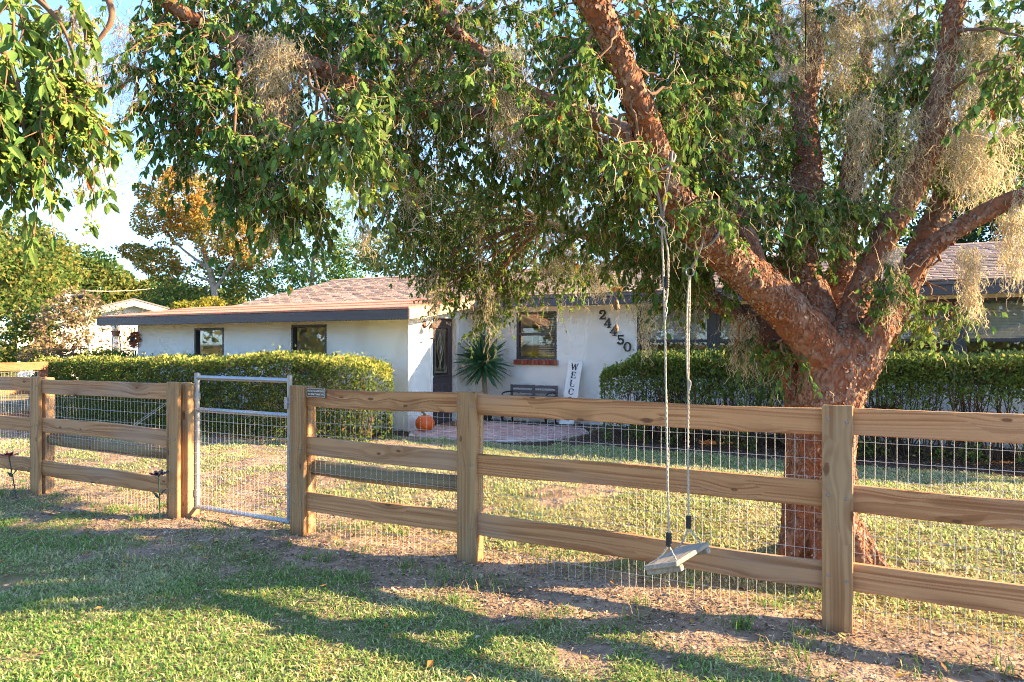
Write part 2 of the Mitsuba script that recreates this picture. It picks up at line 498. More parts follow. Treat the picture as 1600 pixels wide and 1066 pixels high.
gf = np.vstack([gf[:, [0, 1, 2]], gf[:, [0, 2, 3]]])
put('ground', (np.stack([X, Y, Zg], -1).reshape(-1, 3), gf), GROUND, smooth=True, color=gcol.reshape(-1, 3))
labels['ground'] = {'kind': 'structure', 'label': 'bare sandy and mulched ground of the front yard', 'category': 'ground'}


def blades(x, y, h, w, lean, col, r):
    """Bent grass blades, three triangles each."""
    n = len(x)
    z = ground_z(x, y) - 0.004
    az = r.uniform(0, 2 * np.pi, n)
    dirv = np.stack([np.cos(az), np.sin(az), 0 * az], 1)
    side = np.stack([-np.sin(az), np.cos(az), 0 * az], 1)
    base = np.stack([x, y, z], 1)
    up = np.array([0, 0, 1.0])
    m = base + up * (h * 0.6)[:, None] + dirv * (h * lean * 0.35)[:, None]
    t = base + up * (h * (1 - 0.25 * lean))[:, None] + dirv * (h * lean)[:, None]
    s = side * (w / 2)[:, None]
    v = np.stack([base - s, base + s, m - s * 0.8, m + s * 0.8, t], 1).reshape(-1, 3)
    f = (np.array([[0, 1, 3], [0, 3, 2], [2, 3, 4]])[None] + (np.arange(n) * 5)[:, None, None]).reshape(-1, 3)
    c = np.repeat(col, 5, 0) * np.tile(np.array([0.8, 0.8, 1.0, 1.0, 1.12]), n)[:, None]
    return v, f, c


def in_view(x, y, margin=60):
    px, py = project(np.stack([x, y, 0 * x + 0.05], -1))
    return (px > -margin) & (px < 1600 + margin) & (py < 1066 + margin * 3) & (y > 1.5)


def scatter(n, x0, x1, y0, y1, r):
    return r.uniform(x0, x1, n), r.uniform(y0, y1, n)


gr = np.random.default_rng(31)
xs, ys = [], []
for (a, b, c, d_, dens) in ((-3.2, 3.2, 2.55, 4.3, 9500), (-6.2, 3.6, 4.3, 7.4, 5200), (-8.5, 8.2, 3.2, 11.8, 2600)):
    n = int((b - a) * (d_ - c) * dens)
    x, y = scatter(n, a, b, c, d_, gr)
    ok = in_view(x, y)
    if dens == 2600:
        ok &= fence_y(x, y) > 0.03
    elif True:
        ok &= fence_y(x, y) < 0.10
    x, y = x[ok], y[ok]
    cv, bd = grass_cover(x, y)
    keep = gr.uniform(0, 1, len(x)) < cv ** 1.3 * (1 - bd)
    xs.append(x[keep]); ys.append(y[keep])
x, y = np.concatenate(xs), np.concatenate(ys)
pp = np.stack([x, y, 0 * x], -1)
tuft = meshkit.fbm(pp * 3.2, 3, 33)
dry = sstep(0.50, 0.70, meshkit.fbm(pp * 1.5, 3, 34) + 0.18 * (gr.uniform(0, 1, len(x)) - 0.5))
h = (0.012 + 0.030 * gr.uniform(0, 1, len(x)) ** 1.5) * (0.35 + 1.25 * tuft) * np.where(fence_y(x, y) > 0, 1.15, 1.0)
w = gr.uniform(0.0035, 0.0105, len(x)) * np.where(fence_y(x, y) > 0.4, 1.5, 1.0)
g0, g1, g2 = np.array([0.110, 0.260, 0.065]), np.array([0.41, 0.53, 0.18]), np.array([0.74, 0.69, 0.45])
tt = gr.uniform(0, 1, len(x))[:, None]
col = g0 * (1 - tt) + g1 * tt
dd = (np.clip(0.25 * (fence_y(x, y) > 0.2) * gr.uniform(0, 2, len(x)) + dry * 0.45 * gr.uniform(0.3, 1.4, len(x)) + (gr.uniform(0, 1, len(x)) < 0.16) * 0.7, 0, 1))[:, None]
col = col * (1 - dd) + g2 * dd
v, f, c = blades(x, y, h, w, gr.uniform(0.3, 1.25, len(x)), col, gr)
# taller tufts along the fence and strays on the bare strip
tx_, tz_ = [], []
for _ in range(150):
    ux = gr.uniform(-6.0, 4.2); uy = -abs(gr.normal(0, .38)) - .02 if gr.uniform() < .75 else gr.uniform(.1, .5)
    k_ = int(gr.integers(8, 60)); rr_ = gr.uniform(.02, .09)
    fx_, fy_ = ux + gr.normal(0, rr_, k_), uy + gr.normal(0, rr_, k_)
    q_ = F0 + fx_[:, None] * D + fy_[:, None] * N
    tx_.append(q_); tz_.append(np.full(k_, gr.uniform(.03, .10)))
q_ = np.concatenate(tx_); hq = np.concatenate(tz_) * gr.uniform(.5, 1.2, len(q_))
cq = np.array([0.13, 0.26, 0.065]) * gr.uniform(.7, 1.6, (len(q_), 1))
cq = np.where((gr.uniform(0, 1, len(q_)) < .25)[:, None], np.array([0.60, 0.50, 0.28]), cq)
v2, f2, c2_ = blades(q_[:, 0], q_[:, 1], hq, gr.uniform(.003, .0065, len(q_)), gr.uniform(.3, 1.1, len(q_)), cq, gr)
f = np.vstack([f, f2 + len(v)]); v = np.vstack([v, v2]); c = np.vstack([c, c2_])
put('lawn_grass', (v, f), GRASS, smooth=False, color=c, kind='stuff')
labels['lawn_grass'] = {'kind': 'stuff', 'label': 'short patchy lawn grass on both sides of the wooden fence', 'category': 'grass'}
# low broad-leaved ground cover among the grass
n = 42000
x, y = scatter(n, -5.5, 3.4, 2.55, 7.0, gr)
cv, bd = grass_cover(x, y)
clump = meshkit.fbm(np.stack([x, y, 0 * x], -1) * 2.4, 2, 36)
ok = in_view(x, y) & (fence_y(x, y) < -0.1) & (gr.uniform(0, 1, n) < cv * sstep(0.40, 0.62, clump))
x, y = x[ok], y[ok]; n = len(x)
az, L = gr.uniform(0, 2 * np.pi, n), gr.uniform(0.012, 0.026, n)
dv = np.stack([np.cos(az), np.sin(az), gr.uniform(0.05, 0.7, n)], 1); dv /= np.linalg.norm(dv, axis=1, keepdims=True)
sd = np.stack([-np.sin(az), np.cos(az), gr.uniform(-0.3, 0.3, n)], 1)
b0 = np.stack([x, y, ground_z(x, y) + gr.uniform(0.004, 0.03, n)], 1)
v = np.stack([b0, b0 + dv * (L * .5)[:, None] + sd * (L * .28)[:, None], b0 + dv * L[:, None], b0 + dv * (L * .5)[:, None] - sd * (L * .28)[:, None]], 1).reshape(-1, 3)
f = (np.array([[0, 1, 2], [0, 2, 3]])[None] + (np.arange(n) * 4)[:, None, None]).reshape(-1, 3)
col = np.array([0.07, 0.20, 0.035]) * gr.uniform(0.6, 1.5, n)[:, None]
put('lawn_weeds', (v, f), GRASS, smooth=False, color=np.repeat(col, 4, 0), kind='stuff')
labels['lawn_weeds'] = {'kind': 'stuff', 'label': 'small round leaved weeds spread through the front lawn', 'category': 'weeds'}


def flakes(x, y, L, col, r, lift=0.012):
    n = len(x)
    az = r.uniform(0, 2 * np.pi, n)
    dv = np.stack([np.cos(az), np.sin(az), r.uniform(-0.35, 0.35, n)], 1)
    sd = np.stack([-np.sin(az), np.cos(az), r.uniform(-0.5, 0.5, n)], 1)
    b0 = np.stack([x, y, ground_z(x, y) + r.uniform(0.002, lift, n)], 1)
    wd = (L * r.uniform(0.06, 0.34, n))[:, None]
    up = np.array([0, 0, 1.0]) * (L * r.uniform(-0.1, 0.25, n))[:, None]
    v = np.stack([b0 - dv * L[:, None] / 2, b0 + sd * wd + up, b0 + dv * L[:, None] / 2, b0 - sd * wd + up], 1).reshape(-1, 3)
    f = (np.array([[0, 1, 2], [0, 2, 3]])[None] + (np.arange(n) * 4)[:, None, None]).reshape(-1, 3)
    return v, f, np.repeat(col, 4, 0)


n = 200000
x, y = scatter(n, -8, 8, 2.7, 12.3, gr)
cv, bd = grass_cover(x, y)
fy = fence_y(x, y)
dens = (1 - 0.75 * cv) * (0.42 + 0.58 * sstep(-1.0, -0.2, fy) * sstep(0.6, 0.1, fy) * 1.0) + 0.8 * bd
ok = in_view(x, y) & (gr.uniform(0, 1, n) < dens)
x, y = x[ok], y[ok]; n = len(x)
pal = np.array([[0.34, 0.235, 0.16], [0.22, 0.145, 0.095], [0.50, 0.37, 0.265], [0.14, 0.10, 0.07], [0.60, 0.50, 0.37]])
col = pal[gr.integers(0, 5, n)] * gr.uniform(0.7, 1.25, n)[:, None]
_, bd = grass_cover(x, y)
col = np.where(bd[:, None] > 0.5, col * 0.45, col)
v, f, c = flakes(x, y, gr.uniform(0.008, 0.038, n), col, gr)
n = 120000
x, y = scatter(n, -7, 6, 2.7, 9.5, gr)
cv, bd = grass_cover(x, y)
ok = in_view(x, y) & (gr.uniform(0, 1, n) < (1 - 0.6 * cv) * (1 - bd) * (0.25 + 0.9 * sstep(.42, .62, meshkit.fbm(np.stack([x, y, 0 * x], -1) * 2.1, 3, 44))))
x, y = x[ok], y[ok]; n2_ = len(x)
col = np.array([[0.50, 0.40, 0.27], [0.38, 0.28, 0.19], [0.60, 0.50, 0.36]])[gr.integers(0, 3, n2_)] * gr.uniform(.6, 1.2, n2_)[:, None]
L2 = gr.uniform(0.02, 0.075, n2_)
v2, f2, c2_ = flakes(x, y, L2, col, gr, 0.016)
q4 = v2.reshape(-1, 4, 3); m4 = (q4[:, 0] + q4[:, 2]) / 2
q4[:, 1] = m4 + (q4[:, 1] - m4) * np.minimum(1, .0022 / (np.linalg.norm(q4[:, 1] - m4, axis=1) + 1e-9))[:, None]
q4[:, 3] = m4 + (q4[:, 3] - m4) * np.minimum(1, .0022 / (np.linalg.norm(q4[:, 3] - m4, axis=1) + 1e-9))[:, None]
f = np.vstack([f, f2 + len(v)]); v = np.vstack([v, q4.reshape(-1, 3)]); c = np.vstack([c, c2_])
n = 900
x, y = scatter(n, -6, 5, 2.7, 9, gr)
ok = in_view(x, y); x, y = x[ok], y[ok]; n = len(x)
col = np.array([[0.50, 0.30, 0.08], [0.36, 0.17, 0.06], [0.28, 0.15, 0.07], [0.52, 0.42, 0.16]])[gr.integers(0, 4, n)] * gr.uniform(.6, 1.1, n)[:, None]
v2, f2, c2_ = flakes(x, y, gr.uniform(.03, .065, n), col, gr, .05)
f = np.vstack([f, f2 + len(v)]); v = np.vstack([v, v2]); c = np.vstack([c, c2_])
put('leaf_litter', (v, f), LITTER, smooth=False, color=c, kind='stuff')
labels['leaf_litter'] = {'kind': 'stuff', 'label': 'dry brown leaf litter and bark chips on the bare ground', 'category': 'leaf litter'}

# ------------------------------------------------------------------ house
HOUSE = thing('house', 'low white stucco ranch house with brown shingle roof and dark fascia behind the hedges', 'house')
EAVE_Y, EAVE_Z, RIDGE_Y, RIDGE_Z, U0, U1 = -0.50, 2.42, 2.74, 3.29, -5.93, 10.6
WY = -2.136                                   # front of the wing
WU = -6.78


def hs(mesh):
    return to_world(mesh[0], C0), mesh[1]


def rect(a0, a1, b0, b1):
    return sbox(a0, b0, a1, b1)


winA = (0.908, 1.709, 1.28, 2.156)
banks = [(3.17, 4.36), (4.46, 5.70), (6.42, 7.63), (7.73, 8.97)]
front = rect(0.0, 10.2, -0.1, 2.30).difference(unary_union([rect(*winA)] + [rect(a, b, 1.0, 2.19) for a, b in ((3.17, 5.70), (6.42, 8.97))]))
part(HOUSE, 'wall', hs(extrude(front, 0.2)), STUCCO)
wwin = [(-5.06, -4.23, 1.02, 1.875), (-2.52, -1.70, 1.02, 1.905)]
v, f = extrude(rect(WU, 0.0, -0.1, 2.0).difference(unary_union([rect(*w) for w in wwin])), 0.2)
v[:, 1] += WY
part(HOUSE, 'wall', hs((v, f)), STUCCO)
DY0, DY1, DZ0, DZ1 = WY + 0.694, WY + 1.475, 0.14, 2.02
v, f = extrude(Polygon([(WY + 0.2, -0.1), (0.2, -0.1), (0.2, 2.36), (-0.45, 2.36), (WY + 0.2, 2.08)]).difference(rect(DY0, DY1, 0.05, DZ1)), 0.18)
v = np.stack([-v[:, 1], v[:, 0], v[:, 2]], 1)
part(HOUSE, 'wall', hs((v, f[:, ::-1])), STUCCO)
part(HOUSE, 'wall', hs(box(WU, WU + 0.2, WY + 0.2, 5.8, -0.1, 2.1)), STUCCO)
part(HOUSE, 'wall', hs(box(10.0, 10.2, 0.2, 5.8, -0.1, 2.4)), STUCCO)
part(HOUSE, 'wall', hs(box(WU, 10.2, 5.8, 6.0, -0.1, 2.4)), STUCCO)
part(HOUSE, 'floor', hs(box(WU + 0.2, 10.0, WY + 0.2, 5.8, -0.05, 0.12)), ROOM)
v, f = extrude(Polygon([(EAVE_Y + 0.5, 2.35), (6.0, 2.35), (RIDGE_Y, RIDGE_Z - 0.06)]), 0.2)
part(HOUSE, 'gable_wall', hs((np.stack([v[:, 1] + U0 + 0.3, v[:, 0], v[:, 2]], 1), f)), STUCCO)
# inner partition behind the windows so that rooms are rooms
part(HOUSE, 'partition', hs(box(-0.2, 10.0, 3.2, 3.3, 0.12, 2.35)), ROOM)

# roof decks
SL = math.hypot(RIDGE_Y - EAVE_Y, RIDGE_Z - EAVE_Z)
ey, ez = (RIDGE_Y - EAVE_Y) / SL, (RIDGE_Z - EAVE_Z) / SL


def slab(y0, z0, y1, z1, u0, u1, th):
    v, f = extrude(Polygon([(y0, z0), (y1, z1), (y1, z1 - th), (y0, z0 - th)]), u1 - u0)
    return np.stack([v[:, 1] + u0, v[:, 0], v[:, 2]], 1), f


part(HOUSE, 'roof', hs(join([slab(EAVE_Y, EAVE_Z - 0.012, RIDGE_Y, RIDGE_Z - 0.012, U0, U1, 0.05),
                              slab(RIDGE_Y + 0.001, RIDGE_Z - 0.012, 6.0, EAVE_Z - 0.012, U0, U1, 0.05)])), SHINGLE[1])
ROOFK = HOUSE + '__roof'
# shingle tabs, course by course
sh = []
expo, tabw = 0.142, 0.305
nc = int(SL / expo)
for c_ in range(nc):
    s0 = c_ * expo
    off = (c_ % 2) * tabw / 2 + 0.02 * math.sin(c_ * 3.3)
    u = U0 - off
    while u < U1 - 0.02:
        ua, ub = max(u + 0.006, U0), min(u + tabw - 0.006, U1)
        if ub - ua > 0.04:
            sh.append((c_, s0, ua, ub))
        u += tabw


def tab(c_, s0, ua, ub, r):
    lift, th = r.uniform(0.0, 0.004), r.uniform(0.011, 0.019)
    s1 = min(s0 + expo + 0.03, SL)
    cut = r.uniform(0.012, 0.035)
    pts = []
    for u_, s_, t0, t1 in ((ua + cut, s0, 0.0, th), (ub - cut, s0, 0.0, th), (ua, s0 + 0.04, 0.0, th * .85), (ub, s0 + 0.04, 0.0, th * .85), (ua, s1, -0.004, 0.003), (ub, s1, -0.004, 0.003)):
        for t in (t0, t1 + lift * (s_ < s1)):
            pts.append((u_, EAVE_Y - 0.03 + s_ * ey - t * ez, EAVE_Z - 0.008 + (s_ - 0.03) * ez + t * ey))
    m = m3.Manifold.hull_points(np.array(pts)).to_mesh()
    return np.array(m.vert_properties[:, :3], float), np.array(m.tri_verts, int)


sr = np.random.default_rng(5)
big, rest = [], [[], [], [], []]
for s in sh:
    m = hs(tab(*s, sr))
    ctr = m[0].mean(0)
    px, py = project(ctr)
    m_id = int(sr.choice(4, p=[.35, .3, .2, .15]))
    if 1400 < px < 1640 or 930 < px < 1080:
        big.append((ctr[1], m, m_id))
    else:
        rest[m_id].append(m)
big.sort(key=lambda b: b[0])
for yv, m, m_id in big[:300]:
    part(ROOFK, 'shingle', m, SHINGLE[m_id], smooth=False)
for yv, m, m_id in big[300:]:
    rest[m_id].append(m)
for k_, r_ in enumerate(rest):
    part(ROOFK, 'shingle_field', join(r_), SHINGLE[k_], smooth=False, kind='stuff')
part(ROOFK, 'ridge_cap', hs(join([slab(RIDGE_Y - 0.13, RIDGE_Z - 0.02, RIDGE_Y, RIDGE_Z + 0.022, u, u + 0.235, 0.012) for u in np.arange(U0, U1 - 0.2, 0.24)] +
                                  [slab(RIDGE_Y + 0.001, RIDGE_Z + 0.022, RIDGE_Y + 0.13, RIDGE_Z - 0.02, u, u + 0.235, 0.012) for u in np.arange(U0, U1 - 0.2, 0.24)])), SHINGLE[0])
part(HOUSE, 'fascia', hs(box(0.40, U1, EAVE_Y - 0.005, EAVE_Y + 0.03, 2.215, 2.345, 0.004)), FASCIA)
part(HOUSE, 'drip_edge', hs(box(0.40, U1, EAVE_Y - 0.022, EAVE_Y + 0.03, 2.348, 2.395, 0.004)), FASCIA2)
part(HOUSE, 'soffit', hs(box(0.40, U1, EAVE_Y + 0.032, -0.001, 2.235, 2.25)), CREAM)
# wing: low sheet roof with seams, fascia, rake board
WE_Y, WE_Z = WY - 0.505, 2.125
part(HOUSE, 'wing_roof', hs(join([slab(WE_Y, WE_Z, EAVE_Y + 0.02, 2.43, -7.25, 0.375, 0.03), slab(EAVE_Y + 0.021, 2.43, 6.0, 2.44, -7.25, U0 + 0.25, 0.03)])), COPPER)
part(HOUSE + '__wing_roof', 'seam', hs(join([slab(WE_Y + 0.7 * k_, WE_Z + 0.7 * k_ * 0.1427 + 0.008, WE_Y + 0.7 * k_ + 0.05, WE_Z + 0.7 * k_ * 0.1427 + 0.013, -7.25, 0.372, 0.008) for k_ in (1, 2)])), COPPER)
part(HOUSE, 'fascia', hs(box(-7.25, 0.36, WE_Y - 0.02, WE_Y + 0.02, 1.935, 2.095, 0.004)), FASCIA)
part(HOUSE, 'drip_edge', hs(box(-7.255, 0.385, WE_Y - 0.03, WE_Y + 0.02, 2.098, 2.13, 0.003)), COPPER)
part(HOUSE, 'soffit', hs(slab(WE_Y + 0.022, 1.965, WY - 0.001, 1.985, -7.23, 0.36, 0.012)), CREAM)
part(HOUSE, 'soffit', hs(slab(WY + 0.002, 2.0, EAVE_Y, 2.25, 0.002, 0.36, 0.012)), CREAM)
part(HOUSE, 'rake_board', hs(slab(WE_Y - 0.018, 2.095, EAVE_Y + 0.02, 2.40, 0.362, 0.395, 0.155)), TAN)
part(HOUSE, 'rake_board', hs(slab(WE_Y - 0.018, 2.095, EAVE_Y + 0.02, 2.40, -7.29, -7.255, 0.155)), FASCIA)


def window(a, b, z0, z1, ybase, rail=None, blinds=None, tilt=0.5, sill=False):
    w = numbered(HOUSE + '__window')
    fw, yb = 0.045, ybase + 0.05
    fr = [box(a, a + fw, yb - 0.055, yb + 0.05, z0, z1, 0.004), box(b - fw, b, yb - 0.055, yb + 0.05, z0, z1, 0.004),
          box(a + fw, b - fw, yb - 0.052, yb + 0.05, z1 - fw, z1, 0.004), box(a + fw, b - fw, yb - 0.052, yb + 0.05, z0, z0 + fw, 0.004)]
    if rail:
        fr.append(box(a + fw, b - fw, yb - 0.045, yb + 0.03, rail - 0.025, rail + 0.025, 0.004))
    part(w, 'frame', hs(join(fr)), FRAME)
    for p0, p1 in (((z0 + fw, rail - 0.02), (rail + 0.02, z1 - fw)) if rail else ((z0 + fw, z1 - fw),)):
        part(w, 'pane', hs((np.array([[a + fw, yb, p0], [b - fw, yb, p0], [b - fw, yb, p1], [a + fw, yb, p1]]), np.array([[0, 1, 2], [0, 2, 3]]))), GLASS, smooth=False)
    if blinds:
        sl = []
        for z in np.arange(blinds[0], blinds[1], 0.042):
            c, s = math.cos(tilt) * 0.024, math.sin(tilt) * 0.024
            x0, x1 = (blinds[2], blinds[3]) if len(blinds) > 2 else (a + 0.06, b - 0.06)
            sl.append((np.array([[x0, yb + .09 - c, z - s], [x1, yb + .09 - c, z - s], [x1, yb + .09 + c, z + s], [x0, yb + .09 + c, z + s]]), np.array([[0, 1, 2], [0, 2, 3]])))
        part(w, 'blind', hs(join(sl)), BLIND, smooth=False, kind='stuff')
    return w


window(*winA[:2], *winA[2:], 0.0, 1.745, (1.36, 2.12, 1.30, 1.66))
for a, b in banks:
    window(a, b, 1.0, 2.19, 0.0, 1.615, (1.64, 2.14), 1.05)
part(HOUSE, 'mullion', hs(box(4.36, 4.46, -0.012, 0.11, 1.0, 2.19, 0.004)), FRAME)
part(HOUSE, 'mullion', hs(box(7.63, 7.73, -0.012, 0.11, 1.0, 2.19, 0.004)), FRAME)
for w_ in wwin:
    window(*w_[:2], *w_[2:], WY, w_[2] + 0.33)
# brick sill under the small window
sill = part(HOUSE, 'brick_sill', hs(box(0.87, 1.745, -0.03, 0.02, 1.19, 1.272)), MORTAR)
for k_ in range(12):
    u = 0.872 + k_ * 0.0725
    part(sill, 'brick', hs(box(u, u + 0.062, -0.055 - 0.004 * (k_ % 3), -0.005, 1.188, 1.278, 0.005)), BRICK[(k_ * 7) % 3], smooth=False)
# door with leaded glass, in the side wall of the wing (faces +u)
DK = numbered(HOUSE + '__door')


def dbox(y0, y1, z0, z1, x0, x1, b=0.003):
    return hs(box(x0, x1, y0, y1, z0, z1, b))


g = (DY0 + 0.17, DY1 - 0.17, 1.02, 1.84)
door_poly = rect(DY0 + 0.01, DY1 - 0.01, DZ0, DZ1 - 0.01).difference(rect(*g))
v, f = extrude(door_poly, 0.045)
part(DK, 'slab', hs((np.stack([v[:, 1] - 0.115, v[:, 0], v[:, 2]], 1), f)), DOOR)
gl = np.array([[-0.09, g[0], g[2]], [-0.09, g[1], g[2]], [-0.09, g[1], g[3]], [-0.09, g[0], g[3]]])
part(DK, 'pane', hs((gl, np.array([[0, 1, 2], [0, 2, 3]]))), GLASS, smooth=False)
part(DK, 'glass_frame', hs(join([box(-0.075, -0.055, g[0] - .03, g[0], g[2] - .03, g[3] + .03, .004), box(-0.075, -0.055, g[1], g[1] + .03, g[2] - .03, g[3] + .03, .004),
                                  box(-0.075, -0.055, g[0], g[1], g[3], g[3] + .03, .004), box(-0.075, -0.055, g[0], g[1], g[2] - .03, g[2], .004)])), DOOR)
came = []
yc, gw = (g[0] + g[1]) / 2, (g[1] - g[0]) / 2


def came_line(pts):
    came.append(tube([(-0.086, yc + a * gw, g[2] + b * (g[3] - g[2])) for a, b in pts], 0.006, 5))


came_line([(0, 0.02), (0, .98)])
for s in (-1, 1):
    came_line(smooth_path([(0, .90), (s * .45, .62), (s * .25, .40), (0, .2)], 5))
    came_line(smooth_path([(0, .72), (s * .22, .60), (0, .45)], 5))
    came_line([(s * .72, .02), (s * .72, .98)])
    came_line(smooth_path([(0, .2), (s * .4, .12), (s * .85, .22), (s * .95, .05)], 5))
for t in (.05, .95):
    came_line([(-.98, t), (.98, t)])
for k_ in range(7):
    came.append(lathe([(0.0, -.018), (.02, 0), (.0, .018)], 6)); came[-1] = (came[-1][0] * [0.3, 1, 1] + [-0.084, yc - gw * .85 + k_ * gw * .28, g[2] + .055], came[-1][1])
part(DK, 'leaded_came', hs(join(came)), BRASS)
for k_, (y0, y1) in enumerate(((DY0 + .13, DY0 + .36), (DY1 - .36, DY1 - .13))):
    part(DK, 'panel', dbox(y0, y1, 0.34, 0.86, -0.078, -0.060, .012), DOOR)
part(DK, 'knob', hs((lathe([(0, -.028), (.026, -.014), (.028, 0), (.02, .02), (0, .03)], 14)[0][:, [2, 0, 1]] + [-0.03, DY0 + 0.065, 1.0], lathe([(0, -.028), (.026, -.014), (.028, 0), (.02, .02), (0, .03)], 14)[1])), BRASS)
part(HOUSE, 'door_casing', hs(join([box(-0.13, 0.022, DY0 - 0.075, DY0, 0.1, DZ1, .004), box(-0.13, 0.022, DY1, DY1 + 0.085, 0.1, DZ1, .004), box(-0.13, 0.024, DY0 - 0.075, DY1 + 0.085, DZ1, DZ1 + 0.075, .004)])), WHITE)
part(HOUSE, 'doorstep', hs(box(-0.13, 0.06, DY0 - 0.05, DY1 + 0.05, 0.05, 0.14, .006)), TAN)

# lettering with slab serifs
def stroke(pts, w):
    return LineString(pts).buffer(w / 2, cap_style=2, join_style=2)


def slabs(*xs, y=0.0, w=0.30, t=0.075):
    return [sbox(x - w / 2, y, x + w / 2, y + t) for x in xs]


def serif(ch):
    T_, t_ = 0.19, 0.09
    if ch == 'W':
        g = [stroke([(0.08, 1), (0.30, 0)], T_), stroke([(0.30, 0), (0.50, .95)], t_), stroke([(0.50, .95), (0.70, 0)], T_), stroke([(0.70, 0), (0.93, 1)], t_)] + slabs(.08, .93, y=.925, w=.28)
        return unary_union(g).intersection(sbox(-.2, -0.02, 1.2, 1))
    if ch == 'E':
        return unary_union([stroke([(.2, 0), (.2, 1)], T_), sbox(.04, 0, .76, .085), sbox(.04, .915, .72, 1), sbox(.2, .46, .55, .54), sbox(.69, 0, .76, .27), sbox(.65, .74, .72, 1), sbox(.5, .37, .56, .63)])
    if ch == 'L':
        return unary_union([stroke([(.2, 0), (.2, 1)], T_), sbox(.04, 0, .74, .085), sbox(.04, .915, .38, 1), sbox(.66, 0, .74, .33)])
    if ch in 'CO0':
        o = affinity.scale(Point(.42, .5).buffer(.5, 32), .80, 1.0)
        i_ = affinity.scale(Point(.42, .5).buffer(.5, 32), .44, .82)
        r = o.difference(i_)
        if ch == 'C':
            r = r.difference(sbox(.5, .28, 1, .72)).union(sbox(.70, .66, .77, .95))
        return r
    if ch == 'M':
        return unary_union([stroke([(.12, 0), (.12, 1)], t_), stroke([(.12, 1), (.48, .12)], T_), stroke([(.48, .12), (.84, 1)], t_), stroke([(.85, 0), (.85, 1)], T_)] + slabs(.12, .85) + slabs(.08, .88, y=.925, w=.22)).intersection(sbox(-.2, 0, 1.2, 1))
    if ch == '2':
        arc = LineString([(.42 + .28 * math.cos(a), .70 + .24 * math.sin(a)) for a in np.linspace(math.pi * .97, -math.pi * .12, 18)] + [(.5, .38), (.16, .08)]).buffer(.085, cap_style=2)
        return unary_union([arc, sbox(.08, 0, .76, .13), sbox(.68, 0, .76, .26), Point(.19, .68).buffer(.12)])
    if ch == '4':
        return unary_union([stroke([(.56, 0), (.56, 1)], .18), stroke([(.56, .97), (.08, .32)], .09), sbox(.04, .26, .82, .36), sbox(.36, 0, .76, .08)])
    if ch == '5':
        arc = LineString([(.38 + .30 * math.cos(a), .33 + .26 * math.sin(a)) for a in np.linspace(math.pi * .72, -math.pi * .86, 22)]).buffer(.085, cap_style=2)
        return unary_union([arc, sbox(.13, .5, .22, .98), sbox(.13, .87, .70, 1), Point(.16, .18).buffer(.11)])


NUM = thing('house_number', 'dark metal house number 24450 running diagonally down the white front wall', 'house number')
for ch, (px, py) in zip('24450', ((942, 492), (950, 505), (959, 517.5), (970.5, 531), (981, 542))):
    th_ = (px - 800) / F
    u = (th_ * C0[1] - C0[0]) / (D[0] - th_ * D[1])
    yv = C0[1] + u * D[1]
    z = CAMZ + (HOR - py) / F * yv
    v, f = extrude(affinity.scale(serif(ch), 0.165, 0.165, origin=(0, 0)), 0.02)
    v[:, 0] += u - 0.07; v[:, 1] -= 0.032; v[:, 2] += z - 0.082
    part(NUM, 'numeral', hs((v, f)), BLACK)

# wall lantern beside the door (arm along +u)
LN = thing('wall_lantern', 'copper wall lantern on a curved arm beside the front door', 'lantern')
ly = WY + 0.45
prof = [(0.0, -.07), (.042, -.06), (.05, 0), (.042, .06), (0, .07)]
v, f = lathe(prof, 16)
part(LN, 'back_plate', hs((np.stack([0.012 + 0.25 * np.abs(v[:, 0]) * 0, v[:, 1] * 0 + 0, v[:, 2]], 1) * 0 + np.stack([v[:, 0] * 0.25 + 0.012, v[:, 1] + ly, v[:, 2] + 1.89], 1), f)), COPPERM)
part(LN, 'arm', hs(tube(smooth_path([(0.01, ly, 1.88), (0.05, ly, 1.85), (0.10, ly, 1.91), (0.145, ly, 1.95), (0.16, ly, 1.90)], 6), 0.009, 7)), COPPERM)
hx_ = 0.16
v, f = lathe([(0, .105), (.012, .10), (.03, .07), (.062, .03), (.07, .02), (.066, .012)], 6)
part(LN, 'roof', hs((v + [hx_, ly, 1.815], f)), COPPERM)
cage = []
for k_ in range(6):
    a = k_ * math.pi / 3
    cage.append(tube([(hx_ + .056 * math.cos(a), ly + .056 * math.sin(a), 1.825), (hx_ + .036 * math.cos(a), ly + .036 * math.sin(a), 1.66)], 0.005, 5))
for rr, zz in ((.056, 1.825), (.036, 1.66)):
    cage.append(tube([(hx_ + rr * math.cos(a), ly + rr * math.sin(a), zz) for a in np.linspace(0, 2 * math.pi, 13)], 0.006, 5))
part(LN, 'cage', hs(join(cage)), COPPERM)
v, f = lathe([(.034, 1.662), (.053, 1.824)], 6)
part(LN, 'pane', hs((v + [hx_, ly, 0], f)), LAMPGL, smooth=False)
v, f = lathe([(.037, 1.66), (.02, 1.645), (0.004, 1.63), (0, 1.625)], 8)
part(LN, 'finial', hs((v + [hx_, ly, 0], f)), COPPERM)

